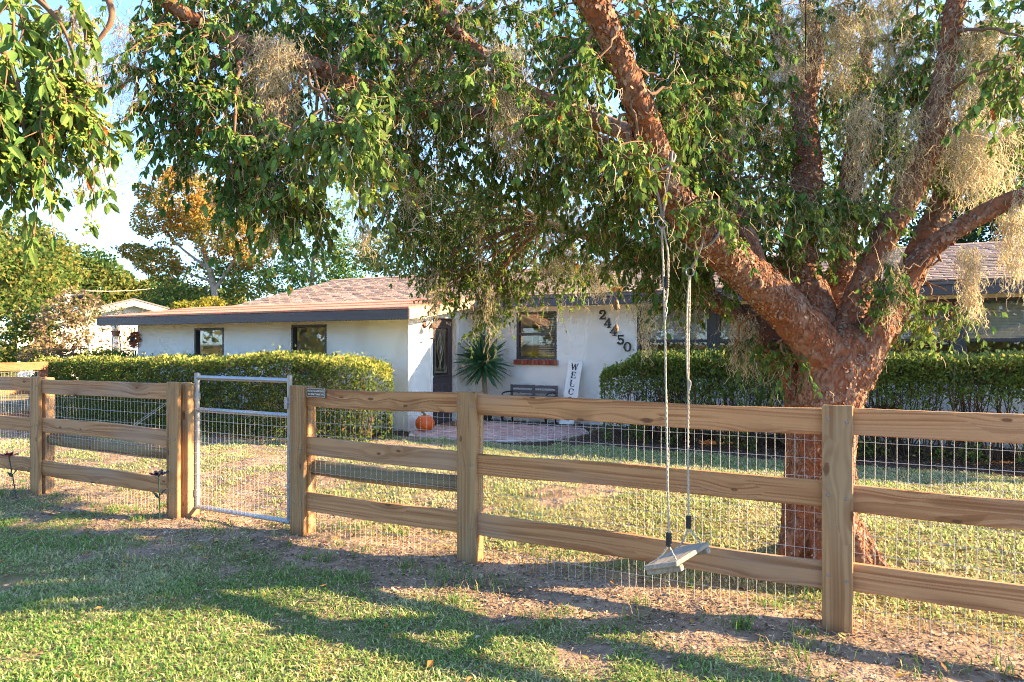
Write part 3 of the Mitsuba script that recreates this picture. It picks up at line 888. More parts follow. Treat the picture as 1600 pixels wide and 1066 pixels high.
# patio of brick pavers, edging, mat
PAT = thing('brick_patio', 'low patio of reddish brick pavers in front of the door', 'patio', kind='structure')
pr = np.random.default_rng(12)
patio = Polygon([(-0.02, -2.0), (0.3, -2.55), (1.1, -2.62), (1.9, -2.45), (2.55, -1.9), (2.7, -1.1), (2.45, -0.62), (0.02, -0.55)])
pv = [[], [], []]
for r_ in range(24):
    y0 = -2.66 + r_ * 0.102
    for c_ in range(15):
        x0 = -0.1 + c_ * 0.205 + (r_ % 2) * 0.1
        if patio.buffer(0.02).contains(sbox(x0 + .004, y0, x0 + .2, y0 + .098)):
            t = pr.uniform(-0.004, 0.004)
            pv[pr.integers(0, 3)].append(box(x0 + .004, x0 + .2, y0 + .003, y0 + .099, 0.10, 0.178 + t, 0.006))
for k_ in range(3):
    for m_ in pv[k_]:
        part(PAT, 'paver', hs(m_), PAVER[k_], smooth=False)
v, f = extrude(patio, 0.05)
part(PAT, 'sand_bed', hs((np.stack([v[:, 0], v[:, 2], 0.115 + v[:, 1]], 1), f[:, ::-1])), MORTAR)
for k_ in range(10):
    part(PAT, 'edging_stone', hs(box(0.12 + k_ * .245, 0.12 + k_ * .245 + .235, -0.54, -0.40, 0.10, 0.185 + .006 * (k_ % 3), .01)), EDGE, smooth=False)
DM = thing('door_mat', 'brown door mat with tan border before the front door', 'door mat')
part(DM, 'pile', hs(box(0.12, 0.56, DY0 - 0.02, DY1 + 0.02, 0.181, 0.196, .004)), MAT_)
part(DM, 'border', hs(box(0.08, 0.60, DY0 - 0.06, DY1 + 0.06, 0.180, 0.189, .003)), MATB)

# pumpkin
PK = thing('pumpkin', 'round orange pumpkin sitting by the white wall corner', 'pumpkin')
pc = at(664, 676, 10.22); pc[2] = float(ground_z(pc[0], pc[1])) + 0.015
th_, ph_ = np.meshgrid(np.linspace(0, math.pi, 25), np.linspace(0, 2 * math.pi, 73)[:-1], indexing='ij')
rad = 0.148 * (1 + 0.045 * np.abs(np.cos(ph_ * 7)) ** 0.6) * (1 - 0.10 * np.exp(-(th_ / 0.35) ** 2) - 0.06 * np.exp(-((math.pi - th_) / 0.5) ** 2))
v = np.stack([rad * np.sin(th_) * np.cos(ph_), rad * np.sin(th_) * np.sin(ph_), 0.135 + 0.93 * rad * np.cos(th_)], -1).reshape(-1, 3) + pc
i, j = np.meshgrid(np.arange(24), np.arange(72), indexing='ij')
q = np.stack([i * 72 + j, (i + 1) * 72 + j, (i + 1) * 72 + (j + 1) % 72, i * 72 + (j + 1) % 72], -1).reshape(-1, 4)
part(PK, 'body', (v, np.vstack([q[:, [0, 1, 2]], q[:, [0, 2, 3]]])), PUMPKIN, smooth=True)
part(PK, 'stalk', tube(smooth_path([pc + (0, 0, .245), pc + (-.01, 0, .285), pc + (-.045, -.01, .33), pc + (-.055, -.01, .345)], 5), np.linspace(.026, .015, 16), 7), STALK)

# yucca in a black pot
YU = thing('yucca', 'spiky dark green yucca with a bare stem in a black pot', 'potted plant')
yb_ = at(757, 662, 11.55); yb_[2] = 0.15
v, f = lathe([(0.0, 0.0), (.12, 0.0), (.15, .20), (.165, .21), (.165, .24), (.145, .24), (.14, .21), (0, .21)], 20)
part(YU, 'pot', (v + yb_, f), POT)
part(YU, 'stem', tube(smooth_path([yb_ + (0, 0, .2), yb_ + (.01, 0, .5), yb_ + (-.01, 0, .85), yb_ + (-.02, 0, 1.12)], 5), np.linspace(.05, .04, 16), 9), YTRUNK)
yr = np.random.default_rng(3)
hub = yb_ + (-.02, 0, 1.10)
for k_ in range(115):
    az, el = k_ * 2.39996 + yr.uniform(-.2, .2), math.radians(-55 + 140 * ((k_ + .5) / 115) ** 0.9)
    L = yr.uniform(.46, .62) * (0.85 if el < -.3 else 1)
    dv = np.array([math.cos(az) * math.cos(el), math.sin(az) * math.cos(el), math.sin(el)])
    base = hub + np.array([0, 0, (k_ / 115 - .5) * .16])
    sd = np.array([-math.sin(az), math.cos(az), 0]); nn = np.cross(sd, dv)
    tw_ = yr.uniform(-1.3, 1.3); sd, nn = sd * math.cos(tw_) + nn * math.sin(tw_), nn * math.cos(tw_) - sd * math.sin(tw_)
    sag = -0.20 * L * (math.cos(el) ** 2) * yr.uniform(.3, 1.2)
    vv = []
    for t, wd in ((0, .016), (.3, .036), (.65, .030), (1, .002)):
        m_ = base + dv * L * t + np.array([0, 0, sag * t * t])
        vv += [m_ - sd * wd + nn * .004, m_, m_ + sd * wd + nn * .004]
    ff = []
    for s in range(3):
        for e in range(2):
            a = s * 3 + e
            ff += [[a, a + 1, a + 4], [a, a + 4, a + 3]]
    part(YU, 'leaf', (np.array(vv), np.array(ff)), YUCCA, smooth=True)

# bench against the front wall
BN = thing('bench', 'small garden bench with dark slatted back against the white wall', 'bench')
bu, by = 0.86, -0.22


def bb(x0, x1, y0, y1, z0, z1, name, m_=GREYW, b=.005):
    part(BN, name, hs(box(bu + x0, bu + x1, by + y0, by + y1, 0.15 + z0, 0.15 + z1, b)), m_)


for z0, z1 in ((.62, .675), (.53, .585), (.44, .495)):
    bb(0.03, .88, 0.06, .085, z0, z1, 'back_slat')
for x0 in (0.0, .435, .88):
    bb(x0, x0 + .045, .058, .09, .36, .68, 'back_post')
for k_ in range(4):
    bb(0.02, .90, -.34 + k_ * .10, -.26 + k_ * .10, .34, .365, 'seat_slat')
for x0 in (0.02, .86):
    cx_ = bu + x0 + .02
    loop = [tube(smooth_path([(cx_, by - .34, .15 + .34), (cx_, by - .38, .15 + .18), (cx_, by - .33, .15 + .05), (cx_, by - .38, .15 + .0)], 6), .02, 7),
            tube(smooth_path([(cx_, by + .06, .15 + .36), (cx_, by + .02, .15 + .2), (cx_, by + .06, .15 + .08), (cx_, by + .10, .15 + .0)], 6), .02, 7),
            tube(smooth_path([(cx_, by - .33, .15 + .1), (cx_, by - .2, .15 + .2), (cx_, by - .14, .15 + .12), (cx_, by - .08, .15 + .2), (cx_, by + .04, .15 + .1)], 6), .015, 6),
            tube(smooth_path([(cx_, by + .07, .15 + .55), (cx_, by - .15, .15 + .56), (cx_, by - .33, .15 + .54), (cx_, by - .36, .15 + .45), (cx_, by - .33, .15 + .35)], 6), .014, 6)]
    part(BN, 'side_frame', hs(join(loop)), BLACK)

# welcome sign leaning on the wall
WS = thing('welcome_sign', 'tall white WELCOME board leaning on the wall', 'sign')
sb = np.array([2.03, -0.37, 0.17])
up_ = np.array([0.065, 0.29, 1.09]); Hs = np.linalg.norm(up_); up_ /= Hs
rt = np.array([1.0, 0, -0.06]); rt -= up_ * (rt @ up_); rt /= np.linalg.norm(rt)
nn = np.cross(rt, up_)                                       # towards the wall? (x cross up = -y) -> points to the viewer


def sgn(mesh, off):
    v, f = mesh
    return hs((sb + v[:, :1] * rt + v[:, 2:3] * up_ - (v[:, 1:2] + off) * (-nn if nn[1] > 0 else nn) * 1.0, f))


part(WS, 'board', sgn(box(-.13, .13, 0, .022, 0, Hs, .003), 0), SIGNW)
for k_, ch in enumerate('WELCOME'):
    g_ = serif(ch)
    x0, _, x1, _ = g_.bounds
    g_ = affinity.scale(affinity.translate(g_, -(x0 + x1) / 2, 0), .128 if ch != 'M' else .12, .115, origin=(0, 0))
    g_ = affinity.translate(g_, 0, Hs - .155 - k_ * .148)
    part(WS, 'letter', sgn(extrude(g_, .003), -.0035), SIGNK)

# little wrought garden stake with red birds, and a teal post beside the sign
GS = thing('garden_stake', 'thin wrought metal garden stake with red ornaments left of the long hedge', 'garden ornament')
gs = at(941, 668, 10.7); gs[2] = 0.15
part(GS, 'frame', join([tube(smooth_path([gs + (0.05, 0, 0), gs + (.045, 0, .3), gs + (.03, 0, .66)], 5), .007, 5), tube(smooth_path([gs + (-.05, 0, .36), gs + (-.06, 0, .44), gs + (-.01, 0, .5), gs + (-.02, 0, .6), gs + (.03, 0, .67), gs + (.05, 0, .58)], 6), .006, 5),
                         tube(smooth_path([gs + (-.06, 0, .36), gs + (0, 0, .42), gs + (.06, 0, .36)], 6), .006, 5)]), BLACK)
for o in ((-.10, .37), (.08, .36)):
    v, f = lathe([(0, -.03), (.022, -.01), (.026, .01), (.012, .03), (0, .036)], 10)
    part(GS, 'ornament', (v[:, [2, 1, 0]] + gs + (o[0], 0, o[1]), f), REDP)
TP = at(945, 683, 9.9); TP[2] = 0.14
tk = thing('garden_spike', 'short teal metal spike in the grass below the garden stake', 'garden stake')
part(tk, 'rod', tube([TP, TP + (-.02, 0, .35)], .014, 7), TEAL)
part(tk, 'cap', (lathe([(0, 0), (.025, .005), (.02, .03), (0, .04)], 10)[0] + TP + (-.02, 0, .35), lathe([(0, 0), (.025, .005), (.02, .03), (0, .04)], 10)[1]), TEAL)

# things hanging at the far end of the wing and at the long eave
HP = thing('hanging_pot', 'small terracotta pot hanging under the left end of the wing eave', 'hanging pot')
hp = to_world(np.array([-6.95, WY - 0.35, 1.72]), C0)
v, f = lathe([(0, 0), (.05, 0), (.085, .10), (.09, .12), (.075, .12), (0, .10)], 14)
part(HP, 'pot', (v + hp, f), TERRA)
part(HP, 'cord', tube([hp + (0, 0, .1), hp + (0, 0, .25)], .004, 5), BLACK)
WR = thing('wreath', 'round rust coloured wreath on the left corner of the wing', 'wreath')
wc = to_world(np.array([-6.80, WY - 0.05, 1.66]), C0)
wr_ = np.random.default_rng(9)
pet = MB()
for k_ in range(130):
    a = wr_.uniform(0, 2 * math.pi); rr = wr_.uniform(.05, .17)
    c_ = wc + to_world(np.array([rr * math.cos(a), wr_.uniform(-.04, .01), rr * math.sin(a)]), np.zeros(2))
    v, f = lathe([(0, -.02), (.022, 0), (0, .02)], 5)
    pet.add(v * wr_.uniform(.7, 1.6) + c_, f)
part(WR, 'petals', pet.mesh(), WREATH, smooth=False, kind='stuff')
v, f = lathe([(0, -.03), (.05, -.01), (.055, .01), (0, .03)], 12)
part(WR, 'centre', (v[:, [0, 2, 1]] + wc + to_world(np.array([0, -.05, 0]), np.zeros(2)), f), BLACK)
CH = thing('plant_stand', 'black metal plant stand at the left corner of the wing', 'plant stand')
cb = to_world(np.array([-6.66, WY - 0.25, 0.15]), C0)
part(CH, 'leg', join([tube([cb + (dx, dy, 0), cb + (dx, dy, 1.28)], .012, 5) for dx, dy in ((-.12, 0), (.12, 0), (0, .12))]), BLACK)
part(CH, 'shelf', join([tube([cb + (.12 * math.cos(a), .12 * math.sin(a), z) for a in np.linspace(0, 2 * math.pi, 13)], .01, 5) for z in (.95, 1.28)]), BLACK)

# ------------------------------------------------------------------ fences
BATT_W, BATT_T, RAIL_T, H_POST = 0.152, 0.038, 0.038, 1.22
RAILS = ((1.055, 1.20), (0.645, 0.79), (0.205, 0.355))


def fs(mesh, yo=0.0):
    v = np.array(mesh[0], float); v[:, 1] += yo
    return to_world(v, F0), mesh[1]


def wobble(mesh, amp, seed):
    v, f = mesh
    return v + (meshkit.noise(v * 3 + seed, seed)[..., None] - 0.5) * amp * np.array([0, 1, 0.6]), f


def rail_mesh(x0, x1, z0, z1, y0, seed):
    n = max(2, int((x1 - x0) / 0.25))
    xs = np.linspace(x0, x1, n + 1)
    b = 0.005
    ring = [(y0, z0 + b), (y0 + b, z0), (y0 + RAIL_T - b, z0), (y0 + RAIL_T, z0 + b), (y0 + RAIL_T, z1 - b), (y0 + RAIL_T - b, z1), (y0 + b, z1), (y0, z1 - b)]
    v, f, m_ = [], [], len(ring)
    for x_ in xs:
        for (yy, zz) in ring:
            s = 0.008 * math.sin(x_ * 1.7 + seed) + 0.004 * math.sin(x_ * 4.1 + seed * 2)
            v.append((x_, yy + 0.004 * math.sin(x_ * 2.3 + seed * 3) * 0, zz + s * (1 if 0 < x_ - x0 < 9 else 1)))
    for a in range(n):
        for c_ in range(m_):
            p0, p1 = a * m_ + c_, a * m_ + (c_ + 1) % m_
            f += [[p0, p1, p1 + m_], [p0, p1 + m_, p0 + m_]]
    for c_ in range(1, m_ - 1):
        f += [[0, c_ + 1, c_], [n * m_, n * m_ + c_, n * m_ + c_ + 1]]
    return np.array(v), np.array(f)


def post_parts(fence, x, yo, seed):
    k = numbered(fence + '__post')
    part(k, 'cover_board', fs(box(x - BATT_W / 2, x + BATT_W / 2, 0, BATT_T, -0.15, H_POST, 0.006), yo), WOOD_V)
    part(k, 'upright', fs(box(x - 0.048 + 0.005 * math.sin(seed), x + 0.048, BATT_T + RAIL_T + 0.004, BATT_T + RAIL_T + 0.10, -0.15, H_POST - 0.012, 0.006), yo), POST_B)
    for zz in (1.13, .72, .28):
        for dx in (-.045, .045):
            v, f = lathe([(0.008, 0), (.007, .003), (0, .004)], 8)
            part(k, 'nail', fs((np.stack([v[:, 0] + x + dx, -v[:, 2] - 0.0005, v[:, 1] + zz + .012 * math.sin(seed + dx * 50 + zz)], 1), f[:, ::-1]), yo), STRAP)


def wire_panel(fence, x0, x1, yo, z0=0.005, z1=1.12, seed=0, yy=None):
    y_ = (BATT_T + RAIL_T + 0.003) if yy is None else yy
    wr = np.random.default_rng(seed)
    m = MB()
    r_ = 0.0014
    for x in np.arange(x0, x1, 0.0508):
        xx = x + wr.normal(0, .001)
        zs = np.linspace(z0, z1, 7)
        m.add(*tube(np.stack([xx + wr.normal(0, .0012, 7), y_ + wr.normal(0, .002, 7), zs], 1), r_, 4, False))
    for z in np.arange(z1 - 0.002, z0, -0.1016):
        xs = np.arange(x0, x1 + 0.05, 0.1524)
        m.add(*tube(np.stack([xs, y_ + 0.003 + 0 * xs, z + 0.004 * np.sin(xs * 41 + seed) * 1.0], 1), r_ * 1.05, 4, False))
    part(fence, 'wire_mesh', fs(m.mesh(), yo), WIRE, smooth=True, kind='stuff')


def fence_run(label, xs, yo, braces, ends, seed):
    k = thing('wooden_fence', label, 'fence', 'fence runs of treated boards with wire mesh')
    for i_, x in enumerate(xs):
        post_parts(k, x, yo, seed + i_)
    for i_ in range(len(xs) - 1):
        for r_, (z0, z1) in enumerate(RAILS):
            x0, x1 = xs[i_] + BATT_W / 2 - 0.07, xs[i_ + 1] - BATT_W / 2 + 0.07
            part(k, 'rail', fs(rail_mesh(x0, x1, z0, z1, BATT_T + 0.001, seed + 3 * r_ + i_), yo), WOOD_H)
        wire_panel(k, xs[i_] + 0.03, xs[i_ + 1] - 0.02, yo, seed=seed * 10 + i_)
    for (x0, x1, z) in braces:
        n = 14
        xx = np.linspace(x0, x1, n)
        part(k, 'round_brace', fs(tube(np.stack([xx, 0.155 + 0 * xx, z + 0.012 * np.sin(xx * 2)], 1), 0.064 + 0.003 * np.sin(xx * 5), 16), yo), POLE_W)
    return k


FR = fence_run('long run of wooden board fence from the gate to the right edge', [-1.611, 0.0 - 0.028, 2.30, 4.65], 0.0, [(-1.56, -0.02, 0.535)], None, 1)
FL = fence_run('short run of wooden board fence left of the metal gate', [-7.40, -5.107, -2.968], -0.12, [(-5.06, -2.97, 0.555)], None, 5)
part(FL, 'brace_wire', fs(join([tube([(-3.62, 0.083, .80), (-3.0, 0.083, 1.10)], .0018, 5), tube([(-3.60, 0.086, .79), (-3.0, 0.086, 1.085)], .0018, 5)]), -0.12), WIRE)
# nearest strip of gate post: a second upright carries the hinges
part(FL, 'hinge_post', fs(box(-2.955, -2.865, 0.085, 0.205, -0.15, 1.20, .006), -0.12), POST_B)

# side fence running back on the left
SF = thing('wooden_fence', 'far piece of board fence at the left edge, lit orange by the sun', 'fence', 'fence runs of treated boards with wire mesh')
s0 = np.array([-8.33, 11.4])


def ss(mesh):
    v = mesh[0]
    out = np.empty_like(v)
    out[:, :2] = s0 - v[:, :1] * N + v[:, 1:2] * D
    out[:, 2] = v[:, 2] + 0.05
    return out, mesh[1]


for x in (0.0, 2.3, 4.6):
    part(SF, 'post', ss(box(x - .07, x + .07, -.10, -.002, -.1, 1.2, .006)), WOOD_S)
for z0, z1 in RAILS:
    for a in (0.0, 2.3):
        part(SF, 'rail', ss(box(a + (0.0 if a == 0 else -0.001), a + 2.298, 0.0, .038, z0, z1, .005)), WOOD_S)
wm = MB()
for x in np.arange(0.05, 4.6, 0.0508):
    wm.add(*tube([(x, -.006, .02), (x, -.006, 1.12)], .002, 4, False))
for z in np.arange(.02, 1.12, .1016):
    wm.add(*tube([(0.02, -.004, z), (4.6, -.004, z)], .002, 4, False))
part(SF, 'wire_mesh', ss(wm.mesh()), WIRE, kind='stuff')

# gate
GT = thing('metal_gate', 'galvanised tube gate with wire mesh standing between two wooden posts', 'gate')
gx0, gx1, gyy, gz0, gz1, gzm = -2.855, -1.735, 0.05, 0.075, 1.285, 0.965
for x in (gx0, gx1):
    part(GT, 'upright', fs(tube([(x, gyy, gz0), (x, gyy, gz1 + .012)], 0.0215, 14)), GALV)
for z in (gz1 - 0.03, gzm, gz0 + 0.015):
    part(GT, 'crossbar', fs(tube([(gx0, gyy, z), (gx1, gyy, z)], 0.0205, 14)), GALV)
gm = MB()
for x in np.arange(gx0 + 0.03, gx1, 0.0508):
    gm.add(*tube([(x, gyy - .024, gz0 + .0), (x, gyy - .024, gzm + .015)], .0017, 4, False))
for z in np.arange(gz0 + .015, gzm + .02, .098):
    gm.add(*tube([(gx0 - .02, gyy - .0265, z), (gx1 + .02, gyy - .0265, z)], .0017, 4, False))
    for x in (gx0, gx1):
        gm.add(*tube([(x + .0245 * math.cos(a), gyy + .0245 * math.sin(a), z + .004 * a / 6) for a in np.linspace(0, 2 * math.pi, 11)], .0017, 4, False))
part(GT, 'wire_mesh', fs(gm.mesh()), WIRE, kind='stuff')
for z in (1.085, 0.22):
    part(GT, 'hinge', fs(join([tube([(gx0 - .10, gyy + .005, z), (gx0 - .01, gyy + .005, z)], .009, 8), tube([(gx0 - .045, gyy + .005, z - .035), (gx0 - .045, gyy + .005, z + .03)], .012, 8),
                                tube([(gx0, gyy, z - .03), (gx0, gyy, z + .03)], .027, 12)])), GALV)
part(GT, 'latch', fs(join([box(gx1 - .03, gx1 + .005, gyy - .034, gyy - .024, 1.02, 1.12, .003), tube([(gx1 - .02, gyy - .03, 1.08), (gx1 + .10, gyy - .03, 1.075)], .007, 8)])), GALV)

# plaque on the rail
PL = thing('gate_plaque', 'small dark plaque with raised lettering on the top rail beside the gate', 'sign')
px0, px1 = -1.530, -1.330
part(PL, 'plate', fs(box(px0, px1, BATT_T - 0.011, BATT_T - 0.002, 1.128, 1.202, .002)), PLAQUE)
part(PL, 'rim', fs(join([box(px0 + .004, px1 - .004, BATT_T - .0135, BATT_T - .0105, 1.131, 1.134), box(px0 + .004, px1 - .004, BATT_T - .0135, BATT_T - .0105, 1.196, 1.199),
                          box(px0 + .004, px0 + .007, BATT_T - .0135, BATT_T - .0105, 1.1345, 1.1955), box(px1 - .007, px1 - .004, BATT_T - .0135, BATT_T - .0105, 1.1345, 1.1955)])), PLAQT)
for txt, z in (('DO NOT ALLOW GATE', 1.172), ('TO SLAM THANK YOU', 1.146)):
    m = meshkit.text_mesh(txt, 0.0145, 0.002, bold=True)
    v = np.array(m.vertices)
    wd = v[:, 0].max()
    v = np.stack([px0 + .014 + v[:, 0] * (0.172 / wd), BATT_T - 0.0112 - v[:, 2], z + v[:, 1]], 1)
    part(PL, 'lettering', fs((v, np.array(m.faces))), PLAQT, smooth=False)

# flower stakes
def flower_stake(label, base, top, enamel, lean):
    k = thing('flower_stake', label, 'garden ornament', 'metal flowers on stakes in front of the left fence')
    base, top = np.array(base), np.array(top)
    mid = (base + top) / 2 + lean
    path = smooth_path([base, mid, top], 8)
    part(k, 'stem', tube(path, .0055, 7), GREENM)
    for t, s in ((.50, -1), (.62, 1)):
        c_ = path[int(t * (len(path) - 1))]
        v = np.array([[0, 0, 0], [s * .028, -.008, .016], [s * .062, 0, .062], [s * .024, .008, .046], [s * .034, .004, .034]])
        part(k, 'leaf', (v + c_, np.array([[0, 1, 4], [1, 2, 4], [2, 3, 4], [3, 0, 4]])), GREENM, smooth=False)
    for ring, (n_, r_, h_) in enumerate(((6, .088, .030), (6, .055, .042))):
        for i_ in range(n_):
            a = 2 * math.pi * (i_ + .5 * ring) / n_
            u_, w_ = np.array([math.cos(a), math.sin(a), 0]), np.array([-math.sin(a), math.cos(a), 0])
            pts = [np.zeros(3), u_ * r_ * .55 + w_ * r_ * .32 + [0, 0, h_ * .45], u_ * r_ * 1.0 + w_ * r_ * .16 + [0, 0, h_ * (.9 + .2 * (i_ % 2))], u_ * r_ * 1.0 - w_ * r_ * .16 + [0, 0, h_ * .95], u_ * r_ * .55 - w_ * r_ * .32 + [0, 0, h_ * .45]]
            part(k, 'petal', (np.array(pts) + top + (0, 0, .003 * ring), np.array([[0, 1, 2], [0, 2, 3], [0, 3, 4]])), enamel, smooth=False)
    v, f = lathe([(0, 0), (.016, .012), (.014, .03), (0, .036)], 10)
    part(k, 'eye', (v + top, f), BLACK)


b = at(26, 776, 6.45); b[2] = 0
flower_stake('dark red metal flower stake at the far left in front of the fence', b, at(14, 714, 6.5), REDP, (0.0, 0, 0))
b = at(249, 800, 5.62); b[2] = 0
flower_stake('dark blue metal flower stake beside the left gate post', b, at(248, 744, 5.6), BLUEP, (0.004, 0, 0))

# ------------------------------------------------------------------ the big tree
TREE = thing('tree', 'big spreading tree with peeling red bark behind the fence, its canopy over the whole yard', 'tree')
BALL = trimesh.creation.icosphere(subdivisions=2, radius=1.0).vertices


def limb_nodes(spec, n=7):
    p = np.array([np.append(at(a, b, c), r) for a, b, c, r in spec])
    return smooth_path(p, n)


def limb_solid(q):
    ms = []
    for a, b in zip(q[:-1], q[1:]):
        ms.append(m3.Manifold.hull_points(np.vstack([BALL * a[3] + a[:3], BALL * b[3] + b[:3]])))
    return m3.Manifold.batch_boolean(ms, m3.OpType.Add)


LIMB = dict(
    trunk=[(1288, 905, 4.32, .228), (1287, 868, 4.31, .208), (1287, 830, 4.3, .200), (1287, 770, 4.3, .194), (1288, 700, 4.3, .190), (1296, 630, 4.3, .205), (1303, 580, 4.3, .218), (1309, 550, 4.3, .20)],
    ridge=[(1246, 890, 4.44, .13), (1247, 800, 4.45, .105), (1250, 700, 4.48, .09), (1247, 620, 4.52, .092)],
    a=[(1300, 570, 4.28, .165), (1240, 495, 4.15, .138), (1170, 430, 3.95, .122), (1105, 372, 3.72, .106), (1062, 322, 3.52, .088), (1036, 262, 3.38, .072), (1008, 190, 3.2, .064), (985, 130, 3.1, .062), (955, 60, 3.0, .064), (920, -10, 2.9, .066), (880, -90, 2.8, .06)],
    b=[(1250, 630, 4.5, .085), (1232, 572, 4.6, .085), (1190, 518, 4.75, .078), (1140, 485, 4.9, .070), (1060, 434, 5.1, .062), (990, 395, 5.3, .052), (930, 372, 5.5, .044), (850, 350, 5.8, .035)],
    c=[(1302, 555, 4.42, .15), (1268, 475, 4.55, .138), (1247, 410, 4.65, .135), (1255, 340, 4.75, .118), (1262, 270, 4.85, .105), (1258, 200, 4.95, .088), (1250, 150, 5.0, .075), (1225, 85, 5.05, .055), (1205, 10, 5.1, .045), (1190, -70, 5.2, .035)],
    c2=[(1256, 180, 4.97, .07), (1276, 95, 5.1, .06), (1262, 15, 5.1, .052), (1250, -60, 5.2, .045)],
    d=[(1316, 560, 4.5, .11), (1312, 470, 4.75, .094), (1318, 390, 4.92, .088), (1326, 320, 5.05, .078), (1332, 240, 5.2, .066), (1345, 140, 5.3, .052), (1362, 20, 5.4, .04)],
    e=[(1322, 560, 4.32, .13), (1332, 490, 4.36, .092), (1356, 425, 4.36, .080), (1392, 355, 4.32, .078), (1428, 290, 4.28, .076), (1452, 230, 4.25, .070), (1467, 160, 4.2, .064), (1480, 90, 4.15, .058), (1490, 20, 4.1, .05), (1500, -70, 4.1, .04)],
    f=[(1330, 585, 4.24, .15), (1360, 535, 4.2, .108), (1390, 478, 4.15, .080), (1432, 412, 4.08, .066), (1486, 364, 4.0, .058), (1550, 327, 3.9, .053), (1620, 298, 3.8, .048), (1740, 245, 3.7, .035)],
    g=[(1380, 520, 4.6, .10), (1412, 450, 4.75, .10), (1445, 380, 4.9, .10), (1475, 310, 5.1, .088), (1500, 220, 5.3, .068), (1535, 110, 5.5, .045)],
    h=[(1090, 350, 3.72, .085), (1005, 268, 4.05, .08), (930, 228, 4.2, .076), (860, 205, 4.2, .072), (770, 186, 4.15, .066), (700, 178, 4.1, .062), (620, 160, 4.0, .058), (500, 108, 3.8, .054), (400, 74, 3.6, .05), (330, 48, 3.5, .047), (250, -5, 3.4, .042), (150, -70, 3.3, .03)],
    i=[(1020, 225, 3.3, .058), (980, 207, 3.5, .052), (930, 189, 3.7, .047), (880, 166, 3.8, .044), (830, 147, 3.85, .042), (790, 110, 3.9, .04), (735, 72, 3.9, .038), (690, 20, 3.9, .036), (640, -50, 3.9, .03)],
    j=[(1190, 445, 4.0, .07), (1166, 372, 4.2, .066), (1142, 310, 4.4, .058), (1128, 230, 4.6, .050), (1110, 160, 4.7, .045), (1085, 110, 4.8, .04), (1050, 30, 4.9, .03)],
)
NODES = {k_: limb_nodes(s) for k_, s in LIMB.items()}


def barked(solid, edge, iters, amp, seed):
    m = solid.refine_to_length(edge).to_mesh()
    tm = trimesh.Trimesh(np.array(m.vert_properties[:, :3], float), np.array(m.tri_verts), process=True)
    trimesh.smoothing.filter_taubin(tm, 0.5, 0.51, iterations=iters)
    v, nrm = np.array(tm.vertices), np.array(tm.vertex_normals)
    d_ = amp * (meshkit.fbm(v * [5, 5, 3], 3, seed) - 0.5) * 2 + amp * 0.8 * (0.5 - np.abs(meshkit.fbm(v * [22, 22, 6], 3, seed + 1) - 0.5) * 4)
    return v + nrm * d_[:, None], np.array(tm.faces)


core = m3.Manifold.batch_boolean([limb_solid(NODES[k_]) for k_ in ('trunk', 'ridge', 'a', 'b', 'c', 'd', 'e', 'f')], m3.OpType.Add)
# root flare
roots = []
for az, ln in ((-2.9, .48), (-2.0, .36), (-1.1, .38), (-0.35, .40), (0.6, .42), (1.9, .45)):
    c_ = NODES['trunk'][4, :2]
    r0 = np.array([c_[0] + .16 * math.cos(az), c_[1] + .16 * math.sin(az), .32, .10])
    r1 = np.array([c_[0] + .30 * math.cos(az), c_[1] + .30 * math.sin(az), .12, .055])
    r2 = np.array([c_[0] + ln * math.cos(az), c_[1] + ln * math.sin(az), .03, .022])
    roots.append(limb_solid(np.array([r0, r1, r2])))
core = m3.Manifold.batch_boolean([core] + roots, m3.OpType.Add)
TRUNK = barked(core, 0.03, 14, 0.014, 2)
part(TREE, 'trunk', TRUNK, BARK, smooth=True)
# loose scales of bark that stand off the trunk and limbs
kr = np.random.default_rng(88)
tv, tf = TRUNK
fa = np.cross(tv[tf[:, 1]] - tv[tf[:, 0]], tv[tf[:, 2]] - tv[tf[:, 0]])
ar = np.linalg.norm(fa, axis=1); fn2 = fa / (ar[:, None] + 1e-12)
n = 26000
w_ = kr.choice(len(tf), n, p=ar / ar.sum())
uv_ = kr.dirichlet([1, 1, 1], n)
P_ = (tv[tf[w_]] * uv_[:, :, None]).sum(1); nn_ = fn2[w_]
clus = meshkit.fbm(P_ * 5, 3, 6)
ok = kr.uniform(0, 1, n) < sstep(.38, .60, clus) + .12
P_, nn_ = P_[ok], nn_[ok]; n = len(P_)
ax2 = np.array([0, 0, -1.0]) + kr.normal(0, .35, (n, 3)); ax2 -= nn_ * (ax2 * nn_).sum(1, keepdims=True); ax2 /= np.linalg.norm(ax2, axis=1, keepdims=True)
sd2 = np.cross(nn_, ax2)
Lb, Wb = kr.uniform(.008, .028, (n, 1)), kr.uniform(.003, .009, (n, 1))
P_ = P_ + nn_ * .0015
up2 = nn_ * kr.uniform(.002, .011, (n, 1))
v = np.stack([P_ - sd2 * Wb, P_ + sd2 * Wb * .8, P_ + ax2 * Lb * .6 + sd2 * Wb + up2 * .5, P_ + ax2 * Lb + up2, P_ + ax2 * Lb * .55 - sd2 * Wb * 1.1 + up2 * .6], 1).reshape(-1, 3)
f = (np.array([[0, 1, 2], [0, 2, 4], [2, 3, 4]])[None] + (np.arange(n) * 5)[:, None, None]).reshape(-1, 3)
bc_ = np.array([[0.33, 0.235, 0.175], [0.22, 0.14, 0.10], [0.30, 0.125, 0.06], [0.27, 0.20, 0.15], [0.18, 0.08, 0.045]])[kr.integers(0, 5, n)] * kr.uniform(.7, 1.2, (n, 1))
put(numbered(TREE + '__bark_scales'), (v, f), LITTER, smooth=False, color=np.repeat(bc_, 5, 0), kind='stuff')
